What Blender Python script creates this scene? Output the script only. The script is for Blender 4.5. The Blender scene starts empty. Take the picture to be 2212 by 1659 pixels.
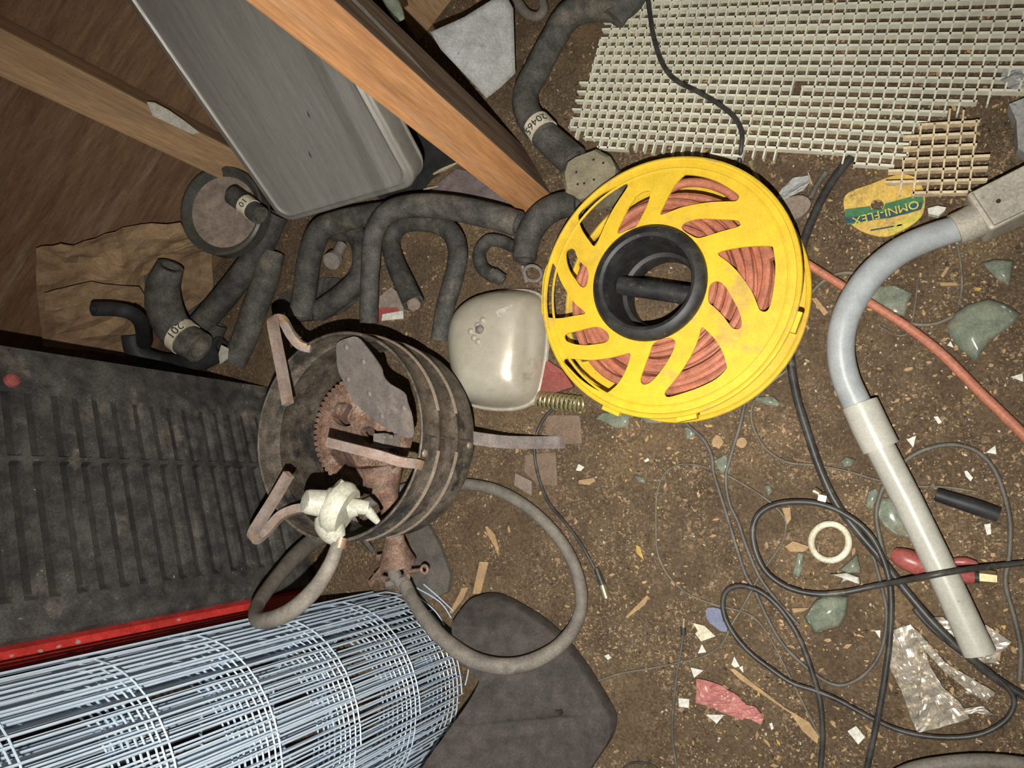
import bpy, bmesh, math, random
from mathutils import Vector, Matrix, noise
from mathutils.geometry import tessellate_polygon
random.seed(7)
sc = bpy.context.scene
# ---------------------------------------------------------------- camera (2212 x 1659 frame), floor is z = 0
F = 1534.0; CX, CY = 1106.0, 829.5; H = 0.9
NAD = (1880.0, 1040.0)                      # where plumb lines of the place converge in the photograph
dn = Vector((NAD[0]-CX, -(NAD[1]-CY), -F)).normalized()
Zc = -dn; Xc = (Vector((1, 0, 0)) - Zc[0]*Zc).normalized(); Yc = Zc.cross(Xc)
RM = Matrix((Xc, Yc, Zc))
cam = bpy.data.cameras.new('camera'); co = bpy.data.objects.new('camera', cam); sc.collection.objects.link(co)
cam.sensor_fit = 'HORIZONTAL'; cam.sensor_width = 36.0; cam.lens = 36.0*F/2212; cam.clip_start = 0.01
co.matrix_world = Matrix.Translation((0, 0, H)) @ RM.to_4x4()
sc.camera = co
w = bpy.data.worlds.new('world'); sc.world = w; w.use_nodes = True
w.node_tree.nodes['Background'].inputs[0].default_value = (0.8, 0.75, 0.7, 1)
w.node_tree.nodes['Background'].inputs[1].default_value = 0.05
# the phone's flash, a little below the lens
fl = bpy.data.lights.new('flash', 'SPOT'); fo = bpy.data.objects.new('flash', fl); sc.collection.objects.link(fo)
fl.energy = 50; fl.color = (1.0, 0.965, 0.90); fl.shadow_soft_size = 0.003; fl.spot_size = math.radians(118); fl.spot_blend = 1.0
fo.matrix_world = Matrix.Translation(Vector((0, 0, H)) + RM @ Vector((-0.018, -0.068, 0.0))) @ RM.to_4x4() @ Matrix.Rotation(math.radians(-4), 4, 'Y')
sc.view_settings.view_transform = 'Standard'; sc.view_settings.look = 'None'
sc.view_settings.exposure = 0.0; sc.view_settings.gamma = 1.0; sc.view_settings.use_curve_mapping = False

# ---------------------------------------------------------------- measuring helpers
C0 = Vector((0, 0, H))
def ray(px, py): return RM @ Vector((px-CX, -(py-CY), -F))
def P(px, py, h=0.0):
    d = ray(px, py); return C0 + d*((h-H)/d.z)
def mpp(px, py, h=0.0): return (h-H)/ray(px, py).z       # metres per pixel there
WA = P(330, 760); WB = P(600, 400); WU = (WB-WA).normalized(); WN = WU.cross(Vector((0, 0, 1)))
def PW(px, py, off=0.0):                                  # point on the board wall
    d = ray(px, py); return C0 + d*((WA.dot(WN)+off-C0.dot(WN))/d.dot(WN))

# ---------------------------------------------------------------- materials
MATS = {}
DESAT = {'red_paint': 0.08, 'orange_timber': 0.12, 'rubber_dusty': 0.0, 'rubber_grey': 0.0, 'wall_board': 0.0, 'rusty_iron': 0.05, 'pearl_paint': 0.0, 'sooty_steel': 0.0, 'gas_hose_grey': 0.0, 'wood_chip': 0.0, 'orange_hose': 0.05, 'yellow_plastic': 0.03, 'cream_plastic': 0.05, 'galvanised_wire': 0.0, 'brushed_steel': 0.0}
GRAIN = {'galvanised_wire': 0, 'yellow_plastic': 0.10, 'pvc_white': .12, 'pvc_bluegrey': .12, 'cream_plastic': .12, 'pearl_paint': .08, 'ink': 0, 'black_liner': .4, 'liner_groove': .3, 'sooty_steel': .5, 'rubber_dusty': .45, 'rubber_grey': .45, 'grey_black_pad': .3, 'rusty_iron': .5, 'brushed_steel': .12}
def mat(name, c1, c2=None, sc1=12.0, rough=0.7, metal=0.0, bump=0.0, bsc=60.0, c3=None, t3=0.62, s3=90.0, stretch=None, spec=0.4,
        trans=0.0, detail=6.0, c4=None, t4=0.6, s4=6.0, alpha=1.0, coat=0.0, sss=0.0):
    if name in MATS: return MATS[name]
    k_ = DESAT.get(name, 0.16)
    def ds(c):
        if c is None: return None
        l = 0.3*c[0]+0.55*c[1]+0.15*c[2]; return tuple(x+(l-x)*k_ for x in c)
    c1, c2, c3, c4 = ds(c1), ds(c2), ds(c3), ds(c4)
    m = bpy.data.materials.new(name); m.use_nodes = True; nt = m.node_tree; N = nt.nodes; L = nt.links
    b = N['Principled BSDF']; tc = N.new('ShaderNodeTexCoord'); out = tc.outputs['Object']
    if stretch:
        mp = N.new('ShaderNodeMapping'); mp.inputs['Scale'].default_value = stretch; L.new(out, mp.inputs[0]); out = mp.outputs[0]
    def nz(s, d=detail):
        n = N.new('ShaderNodeTexNoise'); n.inputs['Scale'].default_value = s; n.inputs['Detail'].default_value = d
        n.inputs['Roughness'].default_value = 0.62; L.new(out, n.inputs['Vector']); return n
    def mix(fac, a, bb):
        x = N.new('ShaderNodeMix'); x.data_type = 'RGBA'; L.new(fac, x.inputs[0])
        for k, v in ((6, a), (7, bb)):
            if isinstance(v, tuple): x.inputs[k].default_value = (*v, 1)
            else: L.new(v, x.inputs[k])
        return x.outputs[2]
    def step(sock, a, bb):
        r = N.new('ShaderNodeMapRange'); r.inputs[1].default_value = a; r.inputs[2].default_value = bb; L.new(sock, r.inputs[0]); return r.outputs[0]
    if c2 is None: c2 = tuple(x*0.8 for x in c1)
    n1 = nz(sc1); col = mix(step(n1.outputs[0], 0.35, 0.65), c1, c2)
    if c4: col = mix(step(nz(s4, 4).outputs[0], t4, t4+0.08), col, c4)
    if c3: col = mix(step(nz(s3, 3).outputs[0], t3, t3+0.05), col, c3)
    g_ = GRAIN.get(name, 0.25)
    if g_:
        for s_, a_ in ((55, .42), (420, .40)):
            r = N.new('ShaderNodeMapRange'); r.inputs[1].default_value = a_-.08; r.inputs[2].default_value = 1-a_+.06
            r.inputs[3].default_value = 1-g_; r.inputs[4].default_value = 1+g_*.55; L.new(nz(s_, 6).outputs[0], r.inputs[0])
            v = N.new('ShaderNodeVectorMath'); v.operation = 'SCALE'; L.new(col, v.inputs[0]); L.new(r.outputs[0], v.inputs['Scale']); col = v.outputs[0]
    L.new(col, b.inputs['Base Color'])
    b.inputs['Roughness'].default_value = rough; b.inputs['Metallic'].default_value = metal
    b.inputs['Specular IOR Level'].default_value = spec
    b.inputs['Transmission Weight'].default_value = trans; b.inputs['Alpha'].default_value = alpha
    b.inputs['Coat Weight'].default_value = coat
    if bump > 0:
        bp = N.new('ShaderNodeBump'); bp.inputs['Strength'].default_value = 1.0; bp.inputs['Distance'].default_value = bump
        L.new(nz(bsc, 5).outputs[0], bp.inputs['Height']); L.new(bp.outputs[0], b.inputs['Normal'])
    MATS[name] = m; return m
RUB = dict(rough=0.72, bump=0.0006, bsc=120, spec=0.35)
m_rub = mat('rubber_dusty', (0.055, 0.052, 0.048), (0.10, 0.094, 0.082), 22, c4=(0.13, 0.115, 0.088), t4=0.6, s4=14, c3=(0.2, 0.18, 0.14), t3=0.72, s3=240, **RUB)
m_rub2 = mat('rubber_grey', (0.08, 0.075, 0.067), (0.125, 0.118, 0.10), 18, c4=(0.17, 0.15, 0.12), t4=0.58, s4=10, c3=(0.2, 0.18, 0.14), t3=0.72, s3=260, **RUB)
m_rub3 = mat('rubber_dark', (0.02, 0.022, 0.026), (0.04, 0.04, 0.04), 20, c3=(0.12, 0.1, 0.08), t3=0.72, s3=200, rough=0.55, bump=0.0004)
m_bore = mat('hose_bore', (0.012, 0.012, 0.012), rough=0.9)
m_cable = mat('cable_black', (0.035, 0.033, 0.032), (0.075, 0.068, 0.06), 60, rough=0.42, c4=(0.14, 0.12, 0.09), t4=0.6, s4=40)
m_cable2 = mat('cable_grey', (0.10, 0.09, 0.075), (0.15, 0.13, 0.10), 60, rough=0.55)
m_wire = mat('wire_dirty', (0.14, 0.12, 0.08), (0.19, 0.16, 0.11), 60, rough=0.6)
m_yel = mat('yellow_plastic', (0.86, 0.58, 0.02), (0.80, 0.52, 0.03), 10, rough=0.42, c4=(0.64, 0.42, 0.08), t4=0.58, s4=16, c3=(0.33, 0.2, 0.06), t3=0.725, s3=330)
m_hub = mat('black_plastic', (0.018, 0.019, 0.02), (0.05, 0.048, 0.043), 40, rough=0.5, c3=(0.1, 0.09, 0.07), t3=0.66, s3=160, bump=0.0002)
m_orange = mat('orange_hose', (0.56, 0.185, 0.10), (0.46, 0.17, 0.10), 60, rough=0.55, c4=(0.45, 0.16, 0.09), t4=0.58, s4=60)
m_steel = mat('brushed_steel', (0.46, 0.44, 0.395), (0.38, 0.362, 0.325), 9, rough=0.38, metal=0.55, stretch=(3, .25, .25), bump=0.0002, bsc=300, c4=(0.30, 0.285, 0.255), t4=0.6, s4=7)
m_post = mat('orange_timber', (0.58, 0.27, 0.085), (0.44, 0.19, 0.06), 40, rough=0.7, stretch=(1, 1, 0.06), bump=0.0008, bsc=150, c4=(0.36, 0.2, 0.1), t4=0.62, s4=14)
m_stud = mat('stud_timber', (0.50, 0.30, 0.13), (0.36, 0.20, 0.08), 30, rough=0.75, stretch=(1, 1, 0.08), bump=0.001, bsc=120, c4=(0.2, 0.1, 0.05), t4=0.6, s4=10)
m_board = mat('wall_board', (0.20, 0.115, 0.06), (0.145, 0.076, 0.038), 16, rough=0.85, stretch=(0.5, 0.5, 3.2), bump=0.001, bsc=60, c4=(0.25, 0.17, 0.11), t4=0.56, s4=5)
m_paper = mat('kraft_paper', (0.36, 0.22, 0.10), (0.25, 0.145, 0.065), 8, rough=0.85, c4=(0.20, 0.11, 0.05), t4=0.6, s4=9, bump=0.001, bsc=30)
m_grid = mat('cream_plastic', (0.88, 0.86, 0.68), (0.80, 0.78, 0.62), 10, rough=0.45, c4=(0.7, 0.67, 0.5), t4=0.64, s4=8)
m_grid2 = mat('yellowed_plastic', (0.90, 0.72, 0.42), (0.80, 0.62, 0.36), 12, rough=0.5)
m_pvc = mat('pvc_white', (0.55, 0.54, 0.45), (0.48, 0.47, 0.39), 14, rough=0.33, c3=(0.3, 0.26, 0.18), t3=0.7, s3=120)
m_pvcb = mat('pvc_beige', (0.50, 0.45, 0.35), (0.44, 0.40, 0.31), 14, rough=0.45, c3=(0.28, 0.23, 0.17), t3=0.68, s3=90)
m_pvcg = mat('pvc_bluegrey', (0.42, 0.45, 0.46), (0.36, 0.385, 0.39), 18, rough=0.4, c4=(0.4, 0.33, 0.24), t4=0.68, s4=12)
m_pearl = mat('pearl_paint', (0.60, 0.56, 0.45), (0.53, 0.49, 0.39), 10, rough=0.36, metal=0.25, coat=0.3, c4=(0.32, 0.28, 0.21), t4=0.60, s4=14)
m_dirt = mat('dried_mud', (0.62, 0.58, 0.48), rough=0.9)
m_soot = mat('sooty_steel', (0.10, 0.082, 0.064), (0.17, 0.14, 0.11), 14, rough=0.6, metal=0.1, c4=(0.055, 0.05, 0.046), t4=0.54, s4=20, c3=(0.28, 0.2, 0.13), t3=0.68, s3=90, bump=0.0005)
m_seam = mat('worn_ridge', (0.36, 0.28, 0.20), (0.26, 0.2, 0.14), 60, rough=0.55, metal=0.2)
m_rust = mat('rusty_iron', (0.29, 0.195, 0.145), (0.25, 0.13, 0.08), 40, rough=0.8, bump=0.0012, bsc=200, c4=(0.34, 0.25, 0.2), t4=0.56, s4=26)
m_rustd = mat('dark_rust', (0.13, 0.07, 0.05), rough=0.9)
m_rusto = mat('orange_rust', (0.33, 0.20, 0.13), (0.33, 0.285, 0.26), 34, rough=0.75, c4=(0.44, 0.27, 0.12), t4=0.58, s4=30, bump=0.0004, bsc=200)
m_dust = mat('dusty_iron', (0.26, 0.22, 0.19), (0.21, 0.175, 0.155), 18, rough=0.75, c4=(0.33, 0.26, 0.22), t4=0.58, s4=24, bump=0.0004)
m_plast = mat('greenish_white_plastic', (0.52, 0.50, 0.38), (0.44, 0.44, 0.35), 30, rough=0.45, c3=(0.6, 0.42, 0.08), t3=0.72, s3=90)
m_gash = mat('gas_hose_grey', (0.23, 0.205, 0.17), (0.17, 0.15, 0.125), 30, rough=0.7, c4=(0.12, 0.11, 0.10), t4=0.6, s4=25, c3=(0.34, 0.3, 0.25), t3=0.68, s3=160)
m_copper = mat('copper_crimp', (0.45, 0.26, 0.17), rough=0.5, metal=0.4)
m_brass = mat('brass', (0.80, 0.66, 0.36), (0.6, 0.45, 0.2), 60, rough=0.3, metal=0.85)
m_zinc = mat('yellow_zinc', (0.62, 0.58, 0.26), (0.42, 0.34, 0.12), 60, rough=0.4, metal=0.6)
m_galv = mat('galvanised_wire', (0.66, 0.77, 0.88), (0.54, 0.65, 0.76), 50, rough=0.45, metal=0.15)
m_liner = mat('black_liner', (0.045, 0.043, 0.040), (0.095, 0.088, 0.078), 14, rough=0.6, c4=(0.15, 0.125, 0.10), t4=0.60, s4=16, c3=(0.34, 0.28, 0.2), t3=0.70, s3=110, bump=0.0006)
m_red = mat('red_paint', (0.66, 0.03, 0.022), (0.56, 0.026, 0.02), 8, rough=0.35, c3=(0.6, 0.25, 0.2), t3=0.75, s3=60)
m_pad = mat('grey_black_pad', (0.062, 0.053, 0.047), (0.085, 0.072, 0.062), 14, rough=0.75, c3=(0.2, 0.16, 0.12), t3=0.745, s3=130, bump=0.0003, bsc=300)
m_glass = mat('dusty_green_glass', (0.33, 0.40, 0.29), (0.42, 0.45, 0.33), 30, rough=0.16, trans=0.25, c4=(0.30, 0.26, 0.18), t4=0.58, s4=30, alpha=0.62)
m_chip = mat('wood_chip', (0.48, 0.32, 0.165), (0.38, 0.25, 0.13), 90, rough=0.85)
m_chip2 = mat('pale_crumb', (0.58, 0.50, 0.36), rough=0.85)
m_leaf = mat('yellow_leaf', (0.62, 0.40, 0.04), rough=0.8)
m_white = mat('white_plastic', (0.82, 0.80, 0.68), rough=0.5)
m_paperw = mat('label_paper', (0.74, 0.66, 0.46), (0.66, 0.58, 0.40), 40, rough=0.8)
m_ink = mat('ink', (0.03, 0.03, 0.028), rough=0.7)
m_pinkd = mat('bare_chip', (0.55, 0.30, 0.25), rough=.8)
m_green = mat('label_green', (0.06, 0.24, 0.09), rough=0.6)
m_navy = mat('label_navy', (0.03, 0.10, 0.13), rough=0.6)
m_disc = mat('label_yellow', (0.80, 0.55, 0.04), (0.72, 0.42, 0.05), 40, rough=0.55, c4=(0.35, 0.28, 0.06), t4=0.6, s4=30)
m_lime = mat('label_lime', (0.80, 0.68, 0.02), rough=0.5)
m_foil = mat('crumpled_foil', (0.70, 0.63, 0.51), (0.56, 0.49, 0.39), 20, rough=0.36, metal=0.55, c4=(0.3, 0.25, 0.18), t4=0.63, s4=20)
m_pink = mat('pink_plastic', (0.60, 0.20, 0.17), (0.52, 0.19, 0.16), 30, rough=0.3)
m_redp = mat('red_plastic', (0.46, 0.10, 0.08), (0.34, 0.06, 0.05), 30, rough=0.35, c4=(0.5, 0.25, 0.2), t4=0.62, s4=30)
m_blue = mat('blue_plastic', (0.20, 0.23, 0.36), (0.16, 0.18, 0.27), 60, rough=0.6)
m_ivory = mat('ivory_plastic', (0.70, 0.62, 0.38), (0.74, 0.70, 0.55), 20, rough=0.5)
m_sheet = mat('grey_white_sheet', (0.42, 0.42, 0.40), (0.34, 0.34, 0.32), 10, rough=0.65, c3=(0.2, 0.18, 0.15), t3=0.7, s3=60, bump=0.001, bsc=25)
m_stone = mat('pitted_block', (0.32, 0.28, 0.17), (0.27, 0.235, 0.14), 20, rough=0.85, c3=(0.12, 0.09, 0.05), t3=0.7, s3=80, bump=0.001, bsc=80)
m_tile = mat('brown_tile', (0.24, 0.16, 0.10), (0.19, 0.125, 0.08), 20, rough=0.85)
m_glassj = mat('dim_lens_glass', (0.06, 0.062, 0.052), (0.09, 0.085, 0.07), 20, rough=0.3)
m_dustp = mat('dust_patch', (0.34, 0.26, 0.20), (0.20, 0.15, 0.11), 40, rough=0.9)

# floor: trodden earth with sawdust
mf = bpy.data.materials.new('earth_floor'); mf.use_nodes = True
def floor_mat(m):
    nt = m.node_tree; N = nt.nodes; L = nt.links; b = N['Principled BSDF']
    tc = N.new('ShaderNodeTexCoord')
    def nz(s, d=6, r=0.6):
        n = N.new('ShaderNodeTexNoise'); n.inputs['Scale'].default_value = s; n.inputs['Detail'].default_value = d; n.inputs['Roughness'].default_value = r
        L.new(tc.outputs['Object'], n.inputs['Vector']); return n.outputs[0]
    def rng(s, a, bb):
        r = N.new('ShaderNodeMapRange'); r.inputs[1].default_value = a; r.inputs[2].default_value = bb; L.new(s, r.inputs[0]); return r.outputs[0]
    def mix(f, a, bb):
        x = N.new('ShaderNodeMix'); x.data_type = 'RGBA'; L.new(f, x.inputs[0])
        for k, v in ((6, a), (7, bb)):
            if isinstance(v, tuple): x.inputs[k].default_value = (*v, 1)
            else: L.new(v, x.inputs[k])
        return x.outputs[2]
    col = mix(rng(nz(9), .35, .65), (0.118, 0.080, 0.047), (0.158, 0.110, 0.066))
    col = mix(rng(nz(4, 3), .52, .64), col, (0.19, 0.128, 0.070))
    col = mix(rng(nz(60, 6, .75), .50, .68), col, (0.075, 0.049, 0.030))
    for s, t, c in ((75, .64, (0.24, 0.165, 0.10)), (130, .625, (0.30, 0.20, 0.12)), (230, .635, (0.40, 0.27, 0.16)), (360, .65, (0.44, 0.34, 0.22)), (520, .66, (0.5, 0.4, 0.27))):
        v = N.new('ShaderNodeMath'); v.operation = 'MULTIPLY'; L.new(rng(nz(s, 2), t, t+.03), v.inputs[0]); L.new(rng(nz(12, 3), .40, .58), v.inputs[1])
        col = mix(v.outputs[0], col, c)
    for s_, lo, hi in ((30, .72, 1.22), (300, .60, 1.30)):
        r = N.new('ShaderNodeMapRange'); r.inputs[1].default_value = .36; r.inputs[2].default_value = .64; r.inputs[3].default_value = lo; r.inputs[4].default_value = hi; L.new(nz(s_, 8, .7), r.inputs[0])
        v = N.new('ShaderNodeVectorMath'); v.operation = 'SCALE'; L.new(col, v.inputs[0]); L.new(r.outputs[0], v.inputs['Scale']); col = v.outputs[0]
    L.new(col, b.inputs['Base Color']); b.inputs['Roughness'].default_value = 0.85; b.inputs['Specular IOR Level'].default_value = 0.25
    bp = N.new('ShaderNodeBump'); bp.inputs['Strength'].default_value = 1.0; bp.inputs['Distance'].default_value = 0.003
    L.new(nz(90, 8, .7), bp.inputs['Height']); L.new(bp.outputs[0], b.inputs['Normal'])
floor_mat(mf)

# ---------------------------------------------------------------- builders
def mk(name, verts, faces, m, parent=None, smooth=False, keep=False):
    me = bpy.data.meshes.new(name); vs = [Vector(v) for v in verts]
    if keep: o0 = Vector((0, 0, 0))
    else:
        xs = [v.x for v in vs]; ys = [v.y for v in vs]; zs = [v.z for v in vs]
        o0 = Vector(((min(xs)+max(xs))/2, (min(ys)+max(ys))/2, min(zs)))
    me.from_pydata([v-o0 for v in vs], [], faces); me.materials.append(m)
    bm = bmesh.new(); bm.from_mesh(me); bmesh.ops.recalc_face_normals(bm, faces=bm.faces); bm.to_mesh(me); bm.free()
    if smooth:
        me.polygons.foreach_set('use_smooth', [True]*len(me.polygons))
        me.set_sharp_from_angle(angle=math.radians(40))
    o = bpy.data.objects.new(name, me); sc.collection.objects.link(o)
    if parent:
        wl = Vector((0, 0, 0)); p = parent
        while p: wl += p.location; p = p.parent
        o.parent = parent; o.location = o0-wl
    else: o.location = o0
    return o
def tag(o, label, cat=None, group=None, kind=None):
    if label: o['label'] = label
    if cat: o['category'] = cat
    if group: o['group'] = group
    if kind: o['kind'] = kind
    return o
def thing(name, label, cat, loc, group=None):
    o = bpy.data.objects.new(name, None); sc.collection.objects.link(o); o.location = loc; o.empty_display_size = 0.02
    return tag(o, label, cat, group)
def catmull(pts, sub, closed=False):
    n = len(pts); out = []
    if n < 3 and not closed:
        return [[a+(b-a)*i/sub for a, b in zip(pts[0], pts[1])] for i in range(sub+1)]
    R = range(n if closed else n-1)
    for i in R:
        g = (lambda k: pts[k % n]) if closed else (lambda k: pts[max(0, min(n-1, k))])
        p0, p1, p2, p3 = g(i-1), g(i), g(i+1), g(i+2)
        for s in range(sub):
            t = s/sub
            out.append([0.5*((2*b)+(-a+c)*t+(2*a-5*b+4*c-d)*t*t+(-a+3*b-3*c+d)*t**3) for a, b, c, d in zip(p0, p1, p2, p3)])
    if not closed: out.append(list(pts[-1]))
    return out
def sweep(pts, seg=12, closed=False, hollow=(False, False), rect=None, rings=None):
    """pts: [x,y,z,r]; returns verts, faces"""
    V = []; Fc = []; n = len(pts); ps = [Vector(p[:3]) for p in pts]; rs = [p[3] for p in pts]
    T = []
    for i in range(n):
        a = ps[(i-1) % n] if (closed or i > 0) else ps[i]; b = ps[(i+1) % n] if (closed or i < n-1) else ps[i]
        T.append((b-a).normalized() if (b-a).length > 1e-9 else (T[-1] if T else Vector((1, 0, 0))))
    up = Vector((0, 0, 1)); u = up.cross(T[0])
    if u.length < 0.05: u = Vector((1, 0, 0)).cross(T[0])
    u.normalize(); rows = []
    def ring(c, u, v, r, k=1.0):
        b = len(V)
        if rect:
            a_, b_ = rect
            for sx, sy in ((-1, -1), (1, -1), (1, 1), (-1, 1)): V.append(c+u*(a_*sx)+v*(b_*sy))
            return list(range(b, b+4))
        for j in range(seg):
            a = 2*math.pi*j/seg; V.append(c+(u*math.cos(a)+v*math.sin(a))*r*k)
        return list(range(b, b+seg))
    U = []
    for i in range(n):
        if i:
            u = u-T[i]*u.dot(T[i])
            u.normalize()
        U.append((u.copy(), T[i].cross(u)))
        rows.append(ring(ps[i], u, T[i].cross(u), rs[i]))
    S = len(rows[0])
    def join(a, b):
        for j in range(S): Fc.append((a[j], a[(j+1) % S], b[(j+1) % S], b[j]))
    for a, b in zip(rows, rows[1:]): join(a, b)
    if closed: join(rows[-1], rows[0])
    else:
        for e, (row, i, sgn) in enumerate(((rows[0], 0, 1), (rows[-1], n-1, -1))):
            if hollow[e]:
                r1 = ring(ps[i], *U[i], rs[i], 0.72); r2 = ring(ps[i]+T[i]*sgn*rs[i]*2.2, *U[i], rs[i], 0.70)
                join(row, r1); join(r1, r2); Fc.append(tuple(r2))
            else: Fc.append(tuple(row))
    return V, Fc
def tube(name, pts, m, parent=None, seg=12, closed=False, hollow=(False, False), sub=8, rect=None, straight=False):
    q = [list(p) for p in pts] if straight else catmull([list(p) for p in pts], sub, closed)
    V, Fc = sweep(q, seg, closed, hollow, rect)
    return mk(name, V, Fc, m, parent, smooth=(rect is None))
def path(pp, h=None, wd=None):
    """pixel path [(px,py[,h[,width]])] -> [x,y,z,r]"""
    out = []
    for p in pp:
        hh = p[2] if len(p) > 2 and p[2] is not None else h; ww = p[3] if len(p) > 3 else wd
        if hh is None: hh = ww*0.5*mpp(p[0], p[1])
        r = ww*0.5*mpp(p[0], p[1], hh)*0.95; c = P(p[0], p[1], hh); out.append([c.x, c.y, max(hh, r*0.9), r])
    return out
def prism(name, loops, top, bot, m, parent=None, smooth=False):
    """loops: list of loops of top points; bot: same structure of bottom points"""
    V = []; Fc = []; flat = [v for l in loops for v in l]; n = len(flat)
    tri = tessellate_polygon([[Vector((v.x, v.y, 0)) for v in l] for l in loops])
    V = [v.copy() for v in flat]+[v for l in bot for v in l]
    for t in tri:
        Fc.append(tuple(t)); Fc.append(tuple(i+n for i in reversed(t)))
    k = 0
    for l in loops:
        for i in range(len(l)):
            a = k+i; b = k+(i+1) % len(l); Fc.append((a, b, b+n, a+n))
        k += len(l)
    return mk(name, V, Fc, m, parent, smooth)
def slab(name, poly, h, th, m, parent=None, jag=0.0, hf=None, holes=(), smooth_n=0):
    def lp(pl):
        if smooth_n: pl = [tuple(q) for q in catmull([list(map(float, p)) for p in pl], smooth_n, True)]
        r = []
        for p in pl:
            hh = (hf(p[0], p[1]) if hf else h); r.append(P(p[0]+random.uniform(-jag, jag), p[1]+random.uniform(-jag, jag), hh))
        return r
    L = [lp(poly)]+[lp(h_) for h_ in holes]
    B = [[v-Vector((0, 0, th)) for v in l] for l in L]
    return prism(name, L, None, B, m, parent)
def box(name, c, ax, ay, az, m, parent=None, bev=0.0):
    V = [c+ax*i+ay*j+az*k for i in (-1, 1) for j in (-1, 1) for k in (-1, 1)]
    o = mk(name, V, [(0, 1, 3, 2), (4, 6, 7, 5), (0, 4, 5, 1), (2, 3, 7, 6), (0, 2, 6, 4), (1, 5, 7, 3)], m, parent)
    if bev:
        bm = bmesh.new(); bm.from_mesh(o.data); bmesh.ops.bevel(bm, geom=bm.edges[:], offset=bev, segments=2, profile=0.6, affect='EDGES'); bm.to_mesh(o.data); bm.free()
    return o
def textmesh(s, size):
    cu = bpy.data.curves.new('t', 'FONT'); cu.body = s; cu.size = size; cu.align_x = 'CENTER'; cu.align_y = 'CENTER'; cu.extrude = size*0.01
    o = bpy.data.objects.new('t', cu); me = bpy.data.meshes.new_from_object(o)
    V = [v.co.copy() for v in me.vertices]; Fs = [tuple(p.vertices) for p in me.polygons]
    bpy.data.objects.remove(o); bpy.data.curves.remove(cu); bpy.data.meshes.remove(me); return V, Fs
def tube_text(s, size, c, axis, out, r, m, parent):
    V, Fs = textmesh(s, size); y = axis.normalized(); z = (out-y*out.dot(y)).normalized(); x = y.cross(z)
    W = []
    for v in V:
        a = v.x/r; W.append(c+y*v.y+(z*math.cos(a)+x*math.sin(a))*(r+0.0004+v.z))
    return mk('lettering', W, Fs, m, parent)
def flat_text(s, size, c, right, nrm, m, parent):
    V, Fs = textmesh(s, size); x = right.normalized(); y = nrm.cross(x)
    return mk('lettering', [c+x*v.x+y*v.y+nrm*v.z for v in V], Fs, m, parent)
def sphere_bits(cs, m, name, parent, sub=1):
    bm = bmesh.new()
    for c, r in cs:
        g = bmesh.ops.create_icosphere(bm, subdivisions=sub, radius=r); bmesh.ops.translate(bm, verts=g['verts'], vec=c)
    V = [v.co.copy() for v in bm.verts]; bm.verts.index_update(); Fs = [tuple(v.index for v in f.verts) for f in bm.faces]; bm.free()
    return mk(name, V, Fs, m, parent, smooth=True)

# ================================================================ SETTING
def build_floor():
    x0, x1, y0, y1, n = -2.4, 1.2, -1.4, 2.0, 160
    V = []; Fc = []
    for j in range(n+1):
        for i in range(n+1):
            x = x0+(x1-x0)*i/n; y = y0+(y1-y0)*j/n
            z = 0.002*noise.noise(Vector((x*5, y*5, 0)))+0.0012*noise.noise(Vector((x*17, y*17, 3)))-0.0015
            V.append((x, y, min(z, 0.0003)))
    for j in range(n):
        for i in range(n):
            a = j*(n+1)+i; Fc.append((a, a+1, a+n+2, a+n+1))
    o = mk('floor', V, Fc, mf, smooth=True, keep=True); tag(o, 'trodden brown earth floor covered in sawdust crumbs', None, None, 'structure')
build_floor()
# board wall (plane through the floor line found in the photograph)
c = WA+WU*0.3
wl = box('wall_left', c+Vector((0, 0, 1.2))-WN*0.015, WU*1.9, WN*0.013, Vector((0, 0, 1.2)), m_board); tag(wl, 'brown board wall with streaky grain behind the stud', None, None, 'structure')
s1 = Vector((-0.889, 0.557, 0)); s2 = Vector((-0.938, 0.513, 0))
sm = (s1+s2)/2; sm = sm+WN*(WA.dot(WN)-sm.dot(WN))
st = box('trim_1', sm+Vector((0, 0, 1.2))+WN*0.024-WU*0.002, WU*0.027, WN*0.024, Vector((0, 0, 1.2)), m_stud, bev=0.003); tag(st, 'rough timber stud nailed upright to the board wall', None, None, 'structure')
pc = [PW(*q, off=0.0502) for q in [(317, 220), (335, 222), (365, 238), (400, 262), (432, 287), (415, 290), (372, 270), (330, 250)]]
mk('paint_patch', pc+[p-WN*0.001 for p in pc], [tuple(range(8)), tuple(range(15, 7, -1))]+[(i, (i+1) % 8, (i+1) % 8+8, i+8) for i in range(8)], m_dirt, st)['label'] = 'pale scuffed patch on the stud'

# ================================================================ UPRIGHT POST
def azr(q): p = P(*q); return math.atan2(p.y, p.x), math.hypot(p.x, p.y)
a0, r0 = math.radians(133.35), 0.560
rg = Vector((r0*math.cos(a0), r0*math.sin(a0), 0)); sd = a0-math.radians(15)
es = Vector((math.cos(sd), math.sin(sd), 0)); ef = Vector((math.cos(sd+math.pi/2), math.sin(sd+math.pi/2), 0))
pcn = rg+es*0.05+ef*0.0243
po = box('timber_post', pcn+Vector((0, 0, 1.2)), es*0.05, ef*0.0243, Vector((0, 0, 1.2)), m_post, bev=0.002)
po.data.materials.append(mat('brown_timber', (0.24, 0.14, 0.075), (0.34, 0.21, 0.12), 30, rough=0.8, stretch=(1, 1, 0.08), bump=0.001, bsc=120, c4=(0.12, 0.07, 0.04), t4=0.56, s4=12))  # darker grey-brown timber colour for one broad side face of the post
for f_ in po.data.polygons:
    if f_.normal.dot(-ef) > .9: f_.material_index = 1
tag(po, 'orange sawn timber post standing upright between the steel tray and the yellow reel', 'post')
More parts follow.
